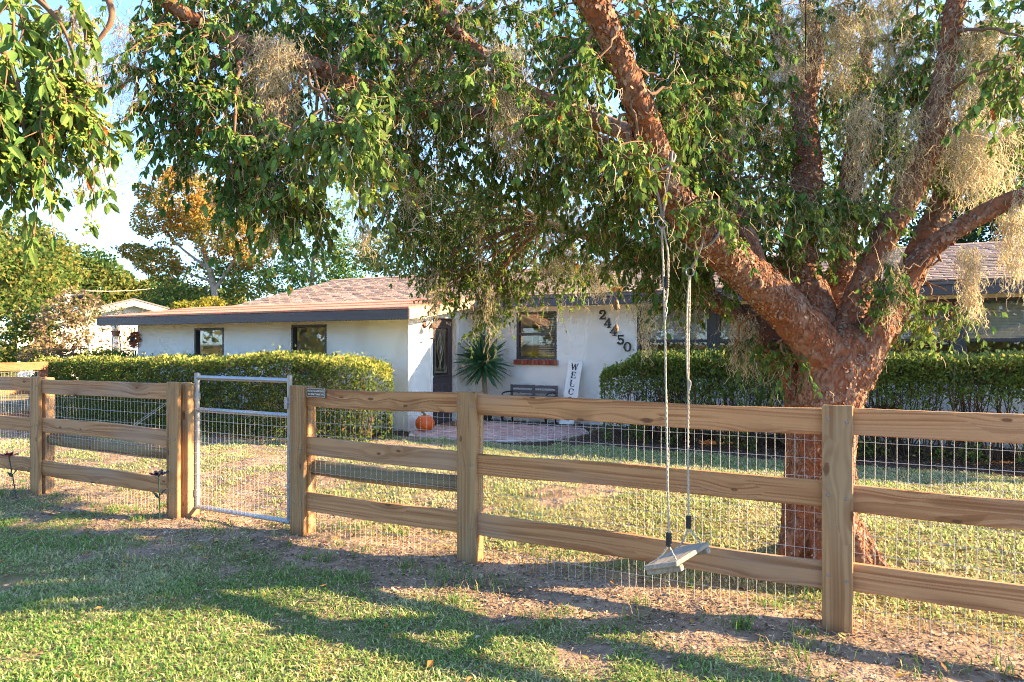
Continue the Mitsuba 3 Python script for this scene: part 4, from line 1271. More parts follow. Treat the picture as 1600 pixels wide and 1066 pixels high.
for k_ in ('c2', 'g', 'h', 'i', 'j'):
    part(TREE, 'limb', barked(limb_solid(NODES[k_]), 0.035, 6, 0.008, 5), BARK, smooth=True)
for px, py, y, r_ in ((1181, 443, 3.855, .027), (1219, 409, 4.53, .032)):
    c_ = at(px, py, y)
    nrm = -c_ + [0, 0, CAMZ]; nrm = nrm / np.linalg.norm(nrm) + [-0.25, 0, .1]; nrm /= np.linalg.norm(nrm)
    a_ = np.cross(nrm, [0, 0, 1]); a_ /= np.linalg.norm(a_); b_ = np.cross(a_, nrm)
    v, f = lathe([(r_ * 1.6, -.03), (r_ * 1.45, .004), (r_ * 1.1, .012), (r_ * .75, .006), (r_ * .6, -.003), (0, -.003)], 18)
    k2 = part(TREE, 'scar', (c_ + v[:, :1] * a_ + v[:, 1:2] * b_ + v[:, 2:3] * nrm, f), SCAR)
    v, f = lathe([(r_ * .30, .001), (0, .006)], 12)
    part(k2, 'heart', (c_ + v[:, :1] * a_ + v[:, 1:2] * b_ + v[:, 2:3] * nrm, f), SCARD)

# leaves: a folded pointed blade of eight points
LT = np.array([[0, 0, 0], [.30, .205, .05], [.66, .185, .04], [1, 0, -.06], [.66, -.185, .04], [.30, -.205, .05], [.30, 0, -.02], [.66, 0, -.03]])
LF = np.array([[0, 6, 1], [1, 6, 7], [1, 7, 2], [2, 7, 3], [0, 5, 6], [5, 4, 6], [6, 4, 7], [4, 3, 7]])


def leaf_arrays(pos, ax, up, L, wr):
    ax = ax / np.linalg.norm(ax, axis=1, keepdims=True)
    sd = np.cross(up, ax); sd /= np.linalg.norm(sd, axis=1, keepdims=True) + 1e-9
    nr = np.cross(ax, sd)
    curl = np.zeros_like(pos)
    v = pos[:, None] + L[:, None, None] * (LT[None, :, :1] * ax[:, None] + LT[None, :, 1:2] * wr[:, None, None] * sd[:, None] + (LT[None, :, 2:] * 1.0 - 0.10 * LT[None, :, :1] ** 2) * nr[:, None])
    return v


class Foliage:
    def __init__(self, seed):
        self.r = np.random.default_rng(seed)
        self.pos, self.ax, self.up, self.L, self.wr, self.col = [], [], [], [], [], []
        self.tw, self.buds = MB(), []

    def spray(self, base, direction, length, leafl, tone, droop=0.5, buds=0.0):
        r = self.r
        n = 5
        t = np.linspace(0, 1, n)[:, None]
        d = direction / np.linalg.norm(direction)
        path = base + d * length * t + np.array([0, 0, -1.0]) * droop * length * t ** 2 + r.normal(0, .012, (n, 3)) * t
        self.tw.add(*tube(path, np.linspace(.0045, .0018, n), 3, False))
        k = max(9, int(length / 0.0128))
        s = np.sort(r.uniform(0.12, 1.0, k)); s[-3:] = 1.0
        idx = np.minimum((s * (n - 1)).astype(int), n - 2)
        fr = s * (n - 1) - idx
        p = path[idx] * (1 - fr[:, None]) + path[idx + 1] * fr[:, None]
        tg = path[idx + 1] - path[idx]; tg /= np.linalg.norm(tg, axis=1, keepdims=True)
        sd = r.normal(0, 1, (k, 3)); sd -= tg * (sd * tg).sum(1, keepdims=True); sd /= np.linalg.norm(sd, axis=1, keepdims=True)
        ax = 0.55 * tg + 0.75 * sd + np.array([0, 0, -0.95]) + r.normal(0, .18, (k, 3))
        up = np.array([0, 0, 1.0]) + r.normal(0, .55, (k, 3))
        self.pos.append(p); self.ax.append(ax); self.up.append(up)
        self.L.append(.96 * leafl * r.uniform(.65, 1.25, k)); self.wr.append(r.uniform(.75, 1.05, k))
        base_c = np.array([0.066, 0.150, 0.042]) * (1 - tone) + np.array([0.185, 0.285, 0.078]) * tone
        c = base_c * r.uniform(.65, 1.4, (k, 1)) * np.array([1, 1, 1])
        odd = r.uniform(0, 1, k)
        c = np.where((odd > .955)[:, None], np.array([0.30, 0.26, 0.06]), c)
        c = np.where((odd > .988)[:, None], np.array([0.36, 0.12, 0.04]), c)
        self.col.append(c)
        if r.uniform() < buds:
            m = r.integers(8, 22)
            q = path[-1 - int(r.integers(0, 3))] + r.normal(0, .015, (m, 3))
            self.buds.append(q)

    def clump(self, px, py, y, rx, rz, ry, n, leafl=.066, tone=.3, buds=.65, droop=.42, length=(.16, .34)):
        r = self.r
        c = at(px, py, y); s = y / F
        for _ in range(int(n * 1.25)):
            while True:
                q = r.uniform(-1, 1, 3)
                if 0.15 < (q ** 2).sum() < 1:
                    break
            b = c + q * np.array([rx * s, ry, rz * s])
            d = q * [1, 1, .5] + r.normal(0, .5, 3) + [0, 0, -.25]
            self.spray(b - d / np.linalg.norm(d) * .08, d, r.uniform(*length), leafl, np.clip(tone + r.normal(0, .25), 0, 1), droop * r.uniform(.5, 1.4), buds)

    def arrays(self):
        P_, A, U, L, W, C = [np.concatenate(x) for x in (self.pos, self.ax, self.up, self.L, self.wr, self.col)]
        return leaf_arrays(P_, A, U, L, W), C, L

    def bud_mesh(self):
        if not self.buds:
            return None
        q = np.concatenate(self.buds); k = len(q)
        o = np.array([[1, 1, 1], [1, -1, -1], [-1, 1, -1], [-1, -1, 1]]) * .0052
        of = np.array([[0, 1, 2], [0, 3, 1], [0, 2, 3], [1, 3, 2]])
        v = (q[:, None] + o[None] * self.r.uniform(.6, 1.3, (k, 1, 1))).reshape(-1, 3)
        f = (of[None] + (np.arange(k) * 4)[:, None, None]).reshape(-1, 3)
        col = np.array([0.24, 0.33, 0.07]) * self.r.uniform(.7, 1.3, (k, 1))
        return v, f, np.repeat(col, 4, 0)


def pack(V, C, light=False):
    n = len(V)
    if light:                                  # the far leaves: the outline alone
        q = V[:, :6]
        f = np.array([[0, 5, 1], [1, 5, 4], [1, 4, 2], [2, 4, 3]])
        return q.reshape(-1, 3), (f[None] + (np.arange(n) * 6)[:, None, None]).reshape(-1, 3), np.repeat(C, 6, 0)
    return V.reshape(-1, 3), (LF[None] + (np.arange(n) * 8)[:, None, None]).reshape(-1, 3), np.repeat(C, 8, 0)


fo = Foliage(17)
#      px   py    y   rx   rz   ry(m) n  leaf tone
CL = [
    # left arm of the canopy
    (262, 130, 3.55, 45, 55, .35, 30, .058, .15), (300, 205, 3.6, 38, 42, .3, 22, .058, .15), (330, 85, 3.5, 65, 45, .4, 34, .060, .2),
    (375, 190, 3.45, 40, 55, .3, 34, .064, .3), (385, 270, 3.45, 34, 45, .25, 38, .066, .35), (462, 315, 3.5, 36, 36, .22, 34, .064, .35), (440, 240, 3.5, 40, 36, .3, 22, .062, .3),
    (300, 15, 3.7, 90, 40, .5, 34, .062, .2), (430, 25, 3.9, 90, 40, .6, 40, .062, .3), (545, 45, 4.0, 80, 50, .6, 46, .062, .35), (470, 150, 4.0, 55, 35, .5, 18, .062, .3),
    (532, 215, 3.2, 68, 36, .22, 44, .070, .85), (600, 120, 4.0, 65, 55, .6, 36, .062, .4), (640, 25, 4.1, 80, 45, .6, 42, .062, .4), (615, 235, 4.2, 34, 30, .4, 22, .060, .4),
    (650, 172, 3.75, 70, 26, .2, 24, .062, .55), (770, 118, 3.65, 55, 40, .25, 26, .062, .5), (885, 180, 3.5, 50, 26, .2, 20, .062, .6), (560, 150, 3.5, 50, 26, .2, 16, .062, .5),
    (990, 240, 3.05, 26, 26, .12, 9, .060, .55), (915, 95, 2.8, 18, 40, .12, 7, .060, .5), (1100, 325, 3.42, 30, 22, .12, 11, .058, .6), (1150, 340, 3.6, 30, 20, .15, 9, .058, .5), (1070, 165, 3.3, 30, 40, .2, 14, .060, .5),
    # middle
    (690, 105, 4.3, 75, 60, .7, 52, .062, .4), (740, 25, 4.3, 80, 45, .7, 44, .062, .4), (690, 225, 4.6, 75, 50, .6, 48, .060, .4), (770, 195, 4.8, 60, 45, .6, 36, .060, .4),
    (800, 275, 5.2, 80, 45, .7, 54, .060, .4), (885, 262, 4.6, 65, 50, .6, 52, .060, .55), (905, 110, 4.2, 40, 55, .5, 30, .062, .4), (860, 200, 5.0, 60, 40, .6, 32, .060, .4),
    (960, 320, 4.6, 55, 42, .5, 42, .058, .45), (935, 240, 4.2, 40, 42, .4, 28, .060, .6), (910, 375, 5.4, 55, 26, .5, 28, .058, .4),
    # low hanging skirt over the yard, further back
    (625, 312, 5.8, 36, 50, .5, 42, .056, .2), (650, 360, 6.0, 55, 48, .6, 62, .055, .2), (640, 285, 6.2, 70, 40, .8, 46, .056, .2), (725, 375, 6.4, 55, 48, .6, 62, .054, .3),
    (748, 432, 6.5, 36, 32, .4, 36, .052, .4), (830, 405, 6.6, 58, 30, .5, 42, .052, .45), (720, 330, 6.4, 80, 45, .8, 60, .055, .3), (820, 345, 6.6, 80, 36, .8, 48, .054, .35), (905, 412, 6.4, 40, 20, .4, 22, .052, .45),
    (680, 425, 6.1, 20, 24, .2, 12, .052, .3), (750, 478, 6.4, 18, 16, .2, 9, .050, .4), (795, 435, 6.4, 22, 22, .3, 14, .050, .45), (715, 432, 6.4, 42, 26, .4, 34, .052, .45), (795, 452, 6.5, 36, 20, .3, 22, .050, .5), (860, 438, 6.5, 45, 16, .4, 22, .050, .5), (762, 497, 6.4, 20, 22, .2, 14, .048, .5), (690, 462, 6.2, 18, 18, .2, 9, .050, .4), (930, 428, 6.3, 30, 14, .3, 14, .050, .5),
    # right of the big limb
    (1060, 110, 4.3, 70, 80, .6, 92, .066, .4), (1120, 60, 4.4, 70, 60, .6, 66, .066, .4), (1075, 210, 4.2, 55, 65, .5, 66, .064, .4), (1150, 150, 4.8, 60, 60, .6, 56, .064, .35),
    (1100, 300, 4.4, 60, 50, .5, 60, .062, .45), (1175, 240, 5.0, 60, 60, .6, 56, .062, .35), (1050, 410, 4.5, 44, 45, .4, 48, .058, .4), (1110, 415, 4.6, 42, 40, .4, 40, .058, .35), (1000, 400, 4.9, 40, 30, .4, 26, .058, .3),
    (985, 20, 3.9, 60, 40, .5, 34, .066, .3), (1000, 290, 4.0, 40, 35, .3, 26, .062, .4),
    # behind and beside the trunk
    (1240, 325, 4.35, 72, 36, .25, 62, .060, .5), (1325, 335, 4.5, 55, 34, .3, 44, .060, .5), (1300, 210, 5.4, 70, 70, .6, 66, .062, .35), (1230, 60, 5.4, 80, 60, .7, 52, .062, .3), (1380, 160, 4.7, 55, 60, .5, 60, .064, .35),
    (1360, 60, 5.0, 80, 55, .7, 52, .064, .35), (1400, 260, 5.0, 60, 55, .5, 50, .062, .35), (1440, 70, 4.5, 40, 55, .3, 32, .066, .35), (1560, 60, 4.2, 70, 60, .6, 56, .066, .45),
    (1545, 190, 4.6, 65, 55, .6, 60, .064, .5), (1590, 110, 3.5, 30, 45, .3, 20, .066, .4), (1510, 260, 5.0, 60, 40, .5, 42, .062, .5), (1590, 250, 4.8, 55, 40, .5, 36, .062, .5),
    (1465, 485, 4.4, 28, 36, .3, 20, .056, .6), (1392, 440, 4.05, 16, 45, .15, 12, .058, .4), (1180, 545, 4.6, 42, 22, .2, 15, .054, .5), (1235, 560, 4.25, 20, 22, .12, 8, .054, .4), (1130, 400, 4.9, 60, 40, .4, 36, .058, .35), (1280, 450, 5.2, 40, 60, .4, 34, .058, .3),
    # the far side of the crown, seen between the nearer sprays
    (560, 40, 5.6, 170, 60, .7, 60, .064, .3), (760, 90, 5.8, 130, 70, .7, 70, .064, .3), (960, 130, 6.0, 90, 90, .7, 66, .064, .3), (1130, 110, 6.2, 90, 90, .7, 60, .064, .3), (1290, 130, 6.4, 90, 90, .7, 56, .064, .3),
    (880, 40, 5.2, 60, 40, .5, 30, .064, .35), (330, 180, 4.4, 70, 60, .4, 40, .062, .25), (440, 110, 4.6, 70, 60, .4, 40, .062, .3),
    # canopy above the frame
    (500, -90, 4.3, 260, 80, 1.1, 70, .062, .4), (900, -80, 4.3, 240, 80, 1.2, 80, .062, .4), (1250, -80, 4.8, 240, 80, 1.2, 70, .062, .4), (1560, -80, 4.4, 180, 80, 1.0, 30, .062, .4),
]
for c_ in CL:
    fo.clump(*c_)
# thin branches that carry the clumps
ALLN = np.vstack([NODES[k_] for k_ in ('a', 'b', 'c', 'c2', 'd', 'e', 'f', 'g', 'h', 'i', 'j')])
br = MB()
brr = np.random.default_rng(23)
for c_ in CL:
    tip = at(*c_[:3])
    for _ in range(2):
        e_ = tip + brr.normal(0, 1, 3) * np.array([c_[3] * c_[2] / F, c_[5], c_[4] * c_[2] / F]) * .5
        d_ = np.linalg.norm(ALLN[:, :3] - e_ - [0, 0, .25], axis=1) + brr.uniform(0, .3, len(ALLN))
        s_ = ALLN[np.argmin(d_), :3]
        ln = np.linalg.norm(e_ - s_)
        mid = (s_ + e_) / 2 + brr.normal(0, .06, 3) + [0, 0, .12 * ln]
        q_ = smooth_path([s_, mid, e_], 6)
        q_[1:-1] += brr.normal(0, .012, (len(q_) - 2, 3))
        br.add(*tube(q_, np.linspace(.008 + .005 * ln, .005, len(q_)), 6))
CROWN = TREE + '__crown'
V, C, L = fo.arrays()
ctr = V.mean(1)
px, py = project(ctr)
size = L / ctr[:, 1]
ok = (px > 0) & (px < 1600) & (py > 0) & (py < 600)
order = np.argsort(np.where(ok, -size, 0))
pick, rest = order[:240], order[240:]
v, f, c = pack(V[rest], C[rest], True)
put(CROWN, (v, f), LEAF, smooth=False, color=c, kind='stuff')
part(TREE, 'branchlets', br.mesh(), TWIG, smooth=True, kind='stuff')
part(TREE, 'twigs', fo.tw.mesh(), TWIG, smooth=True, kind='stuff')
v, f, c = fo.bud_mesh()
part(TREE, 'flower_buds', (v, f), LEAF, smooth=False, color=c, kind='stuff')
for k_ in pick:
    v, f, c = pack(V[k_:k_ + 1], C[k_:k_ + 1])
    part(CROWN, 'leaf', (v, f), LEAF, smooth=True, color=c)

# a nearer branch that hangs into the top left corner
NB = thing('tree_branch', 'near leafy branch hanging into the top left corner, its large leaves sunlit yellow green', 'branch')
fn_ = Foliage(41)
for c_ in [(-2, 40, 2.2, 50, 50, .15, 12, .070, .60), (73, 10, 2.3, 75, 30, .2, 8, .070, .60), (-12, 150, 2.2, 42, 70, .15, 24, .070, .70), (93, 125, 2.3, 45, 30, .12, 18, .060, .70),
           (118, 175, 2.3, 34, 34, .10, 17, .058, .60), (38, 225, 2.25, 45, 30, .12, 18, .060, .35), (88, 190, 2.3, 40, 40, .12, 12, .058, .45), (-62, 180, 2.2, 60, 100, .3, 14, .07, .60)]:
    fn_.clump(*c_, buds=.9, droop=.8, length=(.10, .22))
V, C, L = fn_.arrays()
ctr = V.mean(1); px, py = project(ctr)
ok = (px > 0) & (py > 0)
order = np.argsort(np.where(ok, -L / ctr[:, 1], 0))
for k_ in order[:60]:
    v, f, c = pack(V[k_:k_ + 1], C[k_:k_ + 1])
    part(NB, 'leaf', (v, f), LEAF, smooth=True, color=c)
v, f, c = pack(V[order[60:]], C[order[60:]])
part(NB, 'foliage', (v, f), LEAF, smooth=False, color=c, kind='stuff')
v, f, c = fn_.bud_mesh()
part(NB, 'flower_buds', (v, f), LEAF, smooth=False, color=c, kind='stuff')
nb = [tube(smooth_path([at(-160, -120, 2.2), at(-40, 20, 2.2), at(20, 110, 2.2), at(40, 220, 2.2)], 8), np.linspace(.022, .004, 25), 7),
      tube(smooth_path([at(-40, -60, 2.2), at(60, 0, 2.28), at(110, 70, 2.3), at(130, 190, 2.3)], 8), np.linspace(.014, .003, 25), 6),
      tube(smooth_path([at(-30, 90, 2.2), at(40, 160, 2.24), at(70, 250, 2.25)], 8), np.linspace(.010, .003, 17), 6),
      tube(smooth_path([at(140, -60, 3.0), at(175, 20, 3.0), at(150, 70, 3.0)], 8), np.linspace(.02, .008, 17), 6)]
for m_ in nb:
    part(NB, 'stem', m_, TWIG, smooth=True)
part(NB, 'twigs', fn_.tw.mesh(), TWIG, smooth=True, kind='stuff')

# ------------------------------------------------------------------ Spanish moss
def strands(n, top, spread, length, curl, r, wid, taper=0.6):
    """Curly hanging threads as thin twisted ribbons; TOP (m, 3) are points they start from."""
    seg = 12
    t0 = top[r.integers(0, len(top), n)] + r.normal(0, 1, (n, 3)) * spread
    ln = length * r.uniform(.25, 1.0, n)
    p = np.zeros((n, seg, 3)); p[:, 0] = t0
    d = r.normal(0, 1, (n, 3)) * curl + [0, 0, -1]
    for s in range(1, seg):
        d = 0.55 * d + r.normal(0, 1, (n, 3)) * curl + np.array([0, 0, -.45])
        d /= np.linalg.norm(d, axis=1, keepdims=True)
        p[:, s] = p[:, s - 1] + d * (ln / (seg - 1))[:, None]
    a = r.uniform(0, math.pi, (n, 1)) + np.linspace(0, 4, seg)[None]
    sd = np.stack([np.cos(a), np.sin(a), 0.25 * np.sin(a * 2)], -1) * (wid / 2) * np.linspace(1, taper, seg)[None, :, None]
    v = np.stack([p - sd, p + sd], 2).reshape(-1, 3)
    q = np.arange(seg - 1) * 2
    f1 = np.concatenate([np.stack([q, q + 1, q + 3], 1), np.stack([q, q + 3, q + 2], 1)])
    f = (f1[None] + (np.arange(n) * seg * 2)[:, None, None]).reshape(-1, 3)
    col = np.array([0.62, 0.55, 0.39]) * r.uniform(.55, 1.3, (n, 1)) * (1 + r.normal(0, .05, (n, 3)))
    return v, f, np.repeat(np.clip(col, .02, .8), seg * 2, 0)


mr = np.random.default_rng(61)


def moss(label, px, py0, py1, w, y, n, curl=.85, wid=.0043, depth=.07, top=None):
    k = thing('spanish_moss', label, 'Spanish moss', 'clumps of Spanish moss in the big tree')
    s = y / F
    if top is None:
        # a beard: starting points spread down its upper part
        m = 160
        u = mr.uniform(0, 1, m) ** 1.4
        q = at(px, py0, y) + np.stack([mr.normal(0, .36, m) * w * s * (1 - .55 * u), mr.normal(0, depth * .6, m), -u * (py1 - py0) * s * .80], 1)
    else:
        q = np.array([at(a, b, y) for a, b in top])
        q = smooth_path(q, 12) + mr.normal(0, .02, (len(smooth_path(q, 12)), 3))
    v, f, c = strands(int(n * 2.3), q, np.array([w * s * .10, depth * .4, w * s * .10]), (py1 - py0) * s * (.55 if top is None else 1.0), curl, mr, wid)
    part(k, 'strands', (v, f), MOSS, smooth=False, color=c, kind='stuff')


moss('broad sunlit beard of moss along the right hand limb near the top right corner', 1530, 40, 330, 75, 4.1, 420)
moss('pale moss draped on the left side of the right hand limb', 1425, 170, 330, 60, 4.2, 170)
moss('bright narrow beard of moss hanging before the right hand roof', 1518, 385, 500, 26, 3.9, 190, .5, depth=.03)
moss('pale narrow beard of moss hanging right of the roof ridge end', 1574, 335, 432, 20, 3.85, 110, .5, depth=.03)
moss('pale beard of moss cut off by the right edge of the picture', 1594, 300, 450, 22, 3.8, 130, .5, depth=.03)
moss('dense tan moss at the top between the two middle limbs', 1320, -20, 180, 75, 4.8, 330)
moss('tan moss hanging beside the dark upright limb near the top', 1240, 0, 140, 60, 4.9, 230)
moss('slim tan beard of moss right of the swing limb', 1152, 105, 235, 26, 4.3, 150, .45)
moss('long cream beard of moss left of the swing limb', 797, 70, 250, 46, 3.7, 330, .5)
moss('wide grey brown curtain of moss on the long left limb', 420, 60, 255, 75, 3.5, 420, .7)
moss('pinkish tuft of moss hanging below the left foliage', 428, 285, 385, 28, 3.4, 110, .5)
moss('cream string of moss hanging over the ridge of the wing roof', 566, 265, 415, 24, 3.6, 110, .7)
moss('brown fuzzy moss between the hanging branches over the roof', 640, 215, 345, 36, 4.4, 170)
moss('wide gray green curtain of moss above the small front window', 870, 320, 440, 80, 5.6, 420, .8)
moss('thin pale strand of moss hanging down to the small window', 752, 330, 470, 10, 5.8, 26, .75)
moss('dangling gray strand of moss before the porch corner', 765, 450, 555, 12, 6.0, 36, .6)
moss('gray moss wisps hanging over the roof edge left of the porch', 680, 420, 505, 30, 6.0, 110, .6)
moss('tan tuft of moss under the low left limb by the hedge', 1160, 498, 590, 42, 4.6, 170, .6)
moss('short pale moss dangling before the large front window', 1010, 470, 560, 22, 4.4, 80, .6)
moss('golden moss beside the hanging feeder', 940, 400, 470, 40, 5.4, 170, .7)
moss('tan moss tuft among the leaves above the left limb junction', 545, 75, 175, 40, 3.9, 130, .8)
moss('sunlit tan moss tangled in the near top left branch', 125, 20, 140, 36, 2.45, 170, .7, .0024)
moss('dark curly moss threads against the sky under the near branch', 140, 235, 345, 62, 2.4, 80, 1.1, .0036, depth=.10)
moss('dark wisps of moss dangling between the two branches on the left', 190, 30, 215, 36, 3.3, 120, .9, .0028)
moss('gray green moss covering the upright limb behind the trunk', 1215, 90, 250, 40, 4.7, 170)
moss('pale moss fringe hanging from the lower right limb', 1345, 150, 330, 40, 4.3, 150, .6)
moss('dusty moss on the limb stub at the top right of the frame', 1590, 100, 240, 40, 4.3, 190)
moss('light moss tuft in the fork over the trunk', 1395, 385, 520, 20, 4.0, 70, .6, depth=.03)
moss('wide cream curtain of moss at the very top right of the middle limbs', 1395, -30, 150, 60, 4.5, 260)
moss('broad grey green veil of moss between the dark limb and the swing limb', 1090, 40, 200, 70, 4.6, 260)
moss('soft grey moss curtain over the middle of the canopy', 720, 20, 200, 80, 4.4, 260)
moss('long soft grey moss veil left of the long cream beard', 640, 60, 230, 60, 4.2, 220)
moss('golden moss fringe lit by the sun at the upper right edge', 1515, 150, 330, 40, 4.0, 170)
# scattered threads all over the crown
tops = np.concatenate(fo.pos)
print('leaves', len(tops)); sel = (tops[:, 2] < 5.2)
tops = tops[sel]
v, f, c = strands(6500, tops, np.array([.06, .06, .05]), .46, .8, mr, .0040)
put('loose_moss', (v, f), MOSS, smooth=False, color=c, kind='stuff')
labels['loose_moss'] = {'kind': 'stuff', 'label': 'thin loose threads of moss scattered through the whole tree crown', 'category': 'moss'}
# bare curly dead twig
DT = thing('dead_twig', 'bare whitish curly dead twig hanging in the canopy over the roof', 'twig')
tw = []
r_ = np.random.default_rng(77)
p = at(660, 240, 4.3)
path = [p]
for s in range(16):
    p = p + np.array([r_.normal(.004, .035), r_.normal(0, .02), -.034]); path.append(p)
tw.append(tube(smooth_path(path, 3), np.linspace(.0055, .003, 49), 5))
for s in (8, 11, 13, 15):
    q = [path[s]]
    for e in range(4):
        q.append(q[-1] + np.array([r_.choice([-1, 1]) * .04, .0, -.02 + r_.normal(0, .02)]))
    tw.append(tube(smooth_path(q, 3), np.linspace(.0035, .0015, 13), 4))
part(DT, 'stem', join(tw), plain('dead_wood', (0.55, 0.52, 0.45), .8), smooth=True)

# ------------------------------------------------------------------ hanging feeder with bell
FD = thing('hanging_feeder', 'small brown hanging feeder dish with branch handle among the leaves above the house number', 'feeder')
fc = at(963, 452, 6.2)
v, f = lathe([(0, 0), (.05, 0), (.072, .028), (.078, .03), (.074, .036), (.05, .012), (0, .012)], 18)
part(FD, 'dish', (v + fc - (0, 0, .02), f), WOODB)
part(FD, 'handle', tube(smooth_path([fc + (.06, 0, 0), fc + (.075, 0, .08), fc + (.03, 0, .14), fc + (-.02, 0, .20), fc + (0, 0, .30)], 6), .007, 6), TWIG)
part(FD, 'handle', tube(smooth_path([fc + (-.05, 0, 0), fc + (-.01, 0, .07), fc + (.01, 0, .17)], 6), .006, 6), TWIG)
BL = thing('wind_bell', 'small clay wind bell with a hanging clapper in front of the house number', 'wind bell')
bc = at(963, 476, 6.3)
v, f = lathe([(0, .045), (.014, .045), (.024, .03), (.032, -.02), (.036, -.045), (.030, -.045), (.022, .02), (0, .035)], 16)
part(BL, 'bell', (v + bc - (0, 0, 0), f), CLAY)
part(BL, 'cord', tube([fc, bc + (0, 0, .04), bc - (0, 0, .05), bc - (0, 0, .19)], .0028, 5), TWIG)
v, f = lathe([(0, -.05), (.02, -.035), (.026, -.01), (.014, .02), (0, .045)], 10)
part(BL, 'clapper', (v + bc - (0, 0, .225), f), CLAY)

# ------------------------------------------------------------------ swing
SW = thing('swing', 'weathered wooden plank swing hanging on two ropes in front of the fence', 'swing')
lv = np.array([.235, .292, 0.0]); lv /= np.linalg.norm(lv)
sv = np.array([.783, -.45, .30]); sv -= lv * (sv @ lv); sv /= np.linalg.norm(sv)
nv = np.cross(sv, lv); nv = nv if nv[2] > 0 else -nv
sc = at(1060, 872, 3.46)


def sbx(l0, l1, s0_, s1_, n0, n1, b=.003):
    v, f = box(l0, l1, s0_, s1_, n0, n1, b)
    return sc + v[:, :1] * lv + v[:, 1:2] * sv + v[:, 2:3] * nv, f[:, ::-1]


part(SW, 'seat', sbx(-.215, .215, -.095, .095, 0, .024, .004), SEATW)
for a in (-.195, .155):
    part(SW, 'cleat', sbx(a, a + .04, -.10, .10, -.030, -.001, .003), SEATW)


def rope(p, r0, name='rope', strands_=2, par=SW, turns=38):
    p = np.asarray(p); q = smooth_path(p, max(4, int(60 / len(p))))
    ln = np.concatenate([[0], np.cumsum(np.linalg.norm(np.diff(q, axis=0), axis=1))])
    n = int(ln[-1] / .012) + 2
    s = np.linspace(0, ln[-1], n)
    q = np.stack([np.interp(s, ln, q[:, k_]) for k_ in range(3)], 1)
    t, a, b = frames(q)
    m = MB()
    for k_ in range(3):
        ph = s * turns * 2 + k_ * 2 * math.pi / 3
        m.add(*tube(q + (np.cos(ph)[:, None] * a + np.sin(ph)[:, None] * b) * r0 * .55, r0 * .62, 5))
    return part(par, name, m.mesh(), ROPE, smooth=True)


near_c, far_c = sc - lv * .165, sc + lv * .165
vt_n, vt_f = at(1045, 852, 3.34), at(1076, 824, 3.60)
ring_n, ring_f = at(1034, 350, 3.40), at(1078, 425, 3.66)
for c_, vt in ((near_c, vt_n), (far_c, vt_f)):
    for s in (-.075, .075):
        rope([vt, (vt + c_ + sv * s) / 2 + (0, 0, .002), c_ + sv * s + nv * .02], .0045)
rope([ring_n + (0, 0, -.02), at(1038, 470, 3.38), at(1041, 640, 3.36), vt_n + (0, 0, .06), vt_n], .0055)
rope([ring_n + (.008, 0, -.02), at(1044, 400, 3.395), at(1043, 455, 3.385), at(1040, 480, 3.38)], .0048)
rope([ring_f + (0, 0, -.02), at(1076, 560, 3.64), at(1075, 700, 3.62), vt_f + (0, 0, .06), vt_f], .0055)
rope([ring_f + (-.008, -.012, -.02), at(1073, 500, 3.63), at(1074, 585, 3.63), at(1079, 596, 3.63), at(1077, 610, 3.63)], .0048)
for p_, h_, w_ in ((vt_n + (0, 0, .03), .07, .0165), (vt_f + (0, 0, .03), .07, .0165), (at(1041, 441, 3.385), .06, .017)):
    m = []
    for k_ in range(5):
        v, f = lathe([(0, -h_ / 10), (w_ * .8, -h_ / 10), (w_, -h_ / 22), (w_, h_ / 22), (w_ * .8, h_ / 10), (0, h_ / 10)], 10)
        m.append((v + p_ + (0, 0, (k_ - 2) * h_ / 5), f))
    part(SW, 'tape_wrap', join(m), TAPE)
for c_ in (ring_n, ring_f):
    a = np.linspace(0, 2 * math.pi, 25)
    part(SW, 'ring', tube(np.stack([c_[0] + .023 * np.cos(a), c_[1] + .004 * np.sin(a), c_[2] + .024 * np.sin(a)], 1), .0042, 8), GALV, smooth=True)
lk = []
for k_ in range(3):
    a = np.linspace(0, 2 * math.pi, 13)
    c_ = at(1040, 476 + k_ * 9, 3.38)
    lk.append(tube(np.stack([c_[0] + .010 * np.cos(a) * (k_ % 2), c_[1] + .010 * np.cos(a) * ((k_ + 1) % 2), c_[2] + .022 * np.sin(a)], 1), .003, 6))
part(SW, 'chain', join(lk), GALV, smooth=True)
for pts in ([at(1050, 236, 3.28), at(1047, 262, 3.28), at(1040, 300, 3.34), at(1036, 340, 3.40)], [at(1018, 262, 3.28), at(1024, 290, 3.32), at(1032, 322, 3.38), at(1034, 342, 3.40)],
            [at(1094, 350, 3.58), at(1098, 372, 3.58), at(1091, 398, 3.62), at(1080, 420, 3.66)]):
    q = smooth_path(pts, 6)
    part(SW, 'strap', tube(q, .0075, 6), STRAP, smooth=True)
q = [NODES['a'][np.argmin(np.abs(project(NODES['a'][:, :3])[1] - yy))] for yy in (250, 362)]
for n_ in q:
    idx = np.argmin(np.linalg.norm(NODES['a'][:, :3] - n_[:3], axis=1))
    tg = NODES['a'][idx + 1, :3] - NODES['a'][idx - 1, :3]; tg /= np.linalg.norm(tg)
    a_ = np.cross(tg, [0, 1, 0]); a_ /= np.linalg.norm(a_); b_ = np.cross(tg, a_)
    ang = np.linspace(0, 2 * math.pi, 31)
    part(SW, 'loop', tube(n_[:3] + (n_[3] + .006) * (np.cos(ang)[:, None] * a_ + np.sin(ang)[:, None] * b_), .008, 6), STRAP, smooth=True)

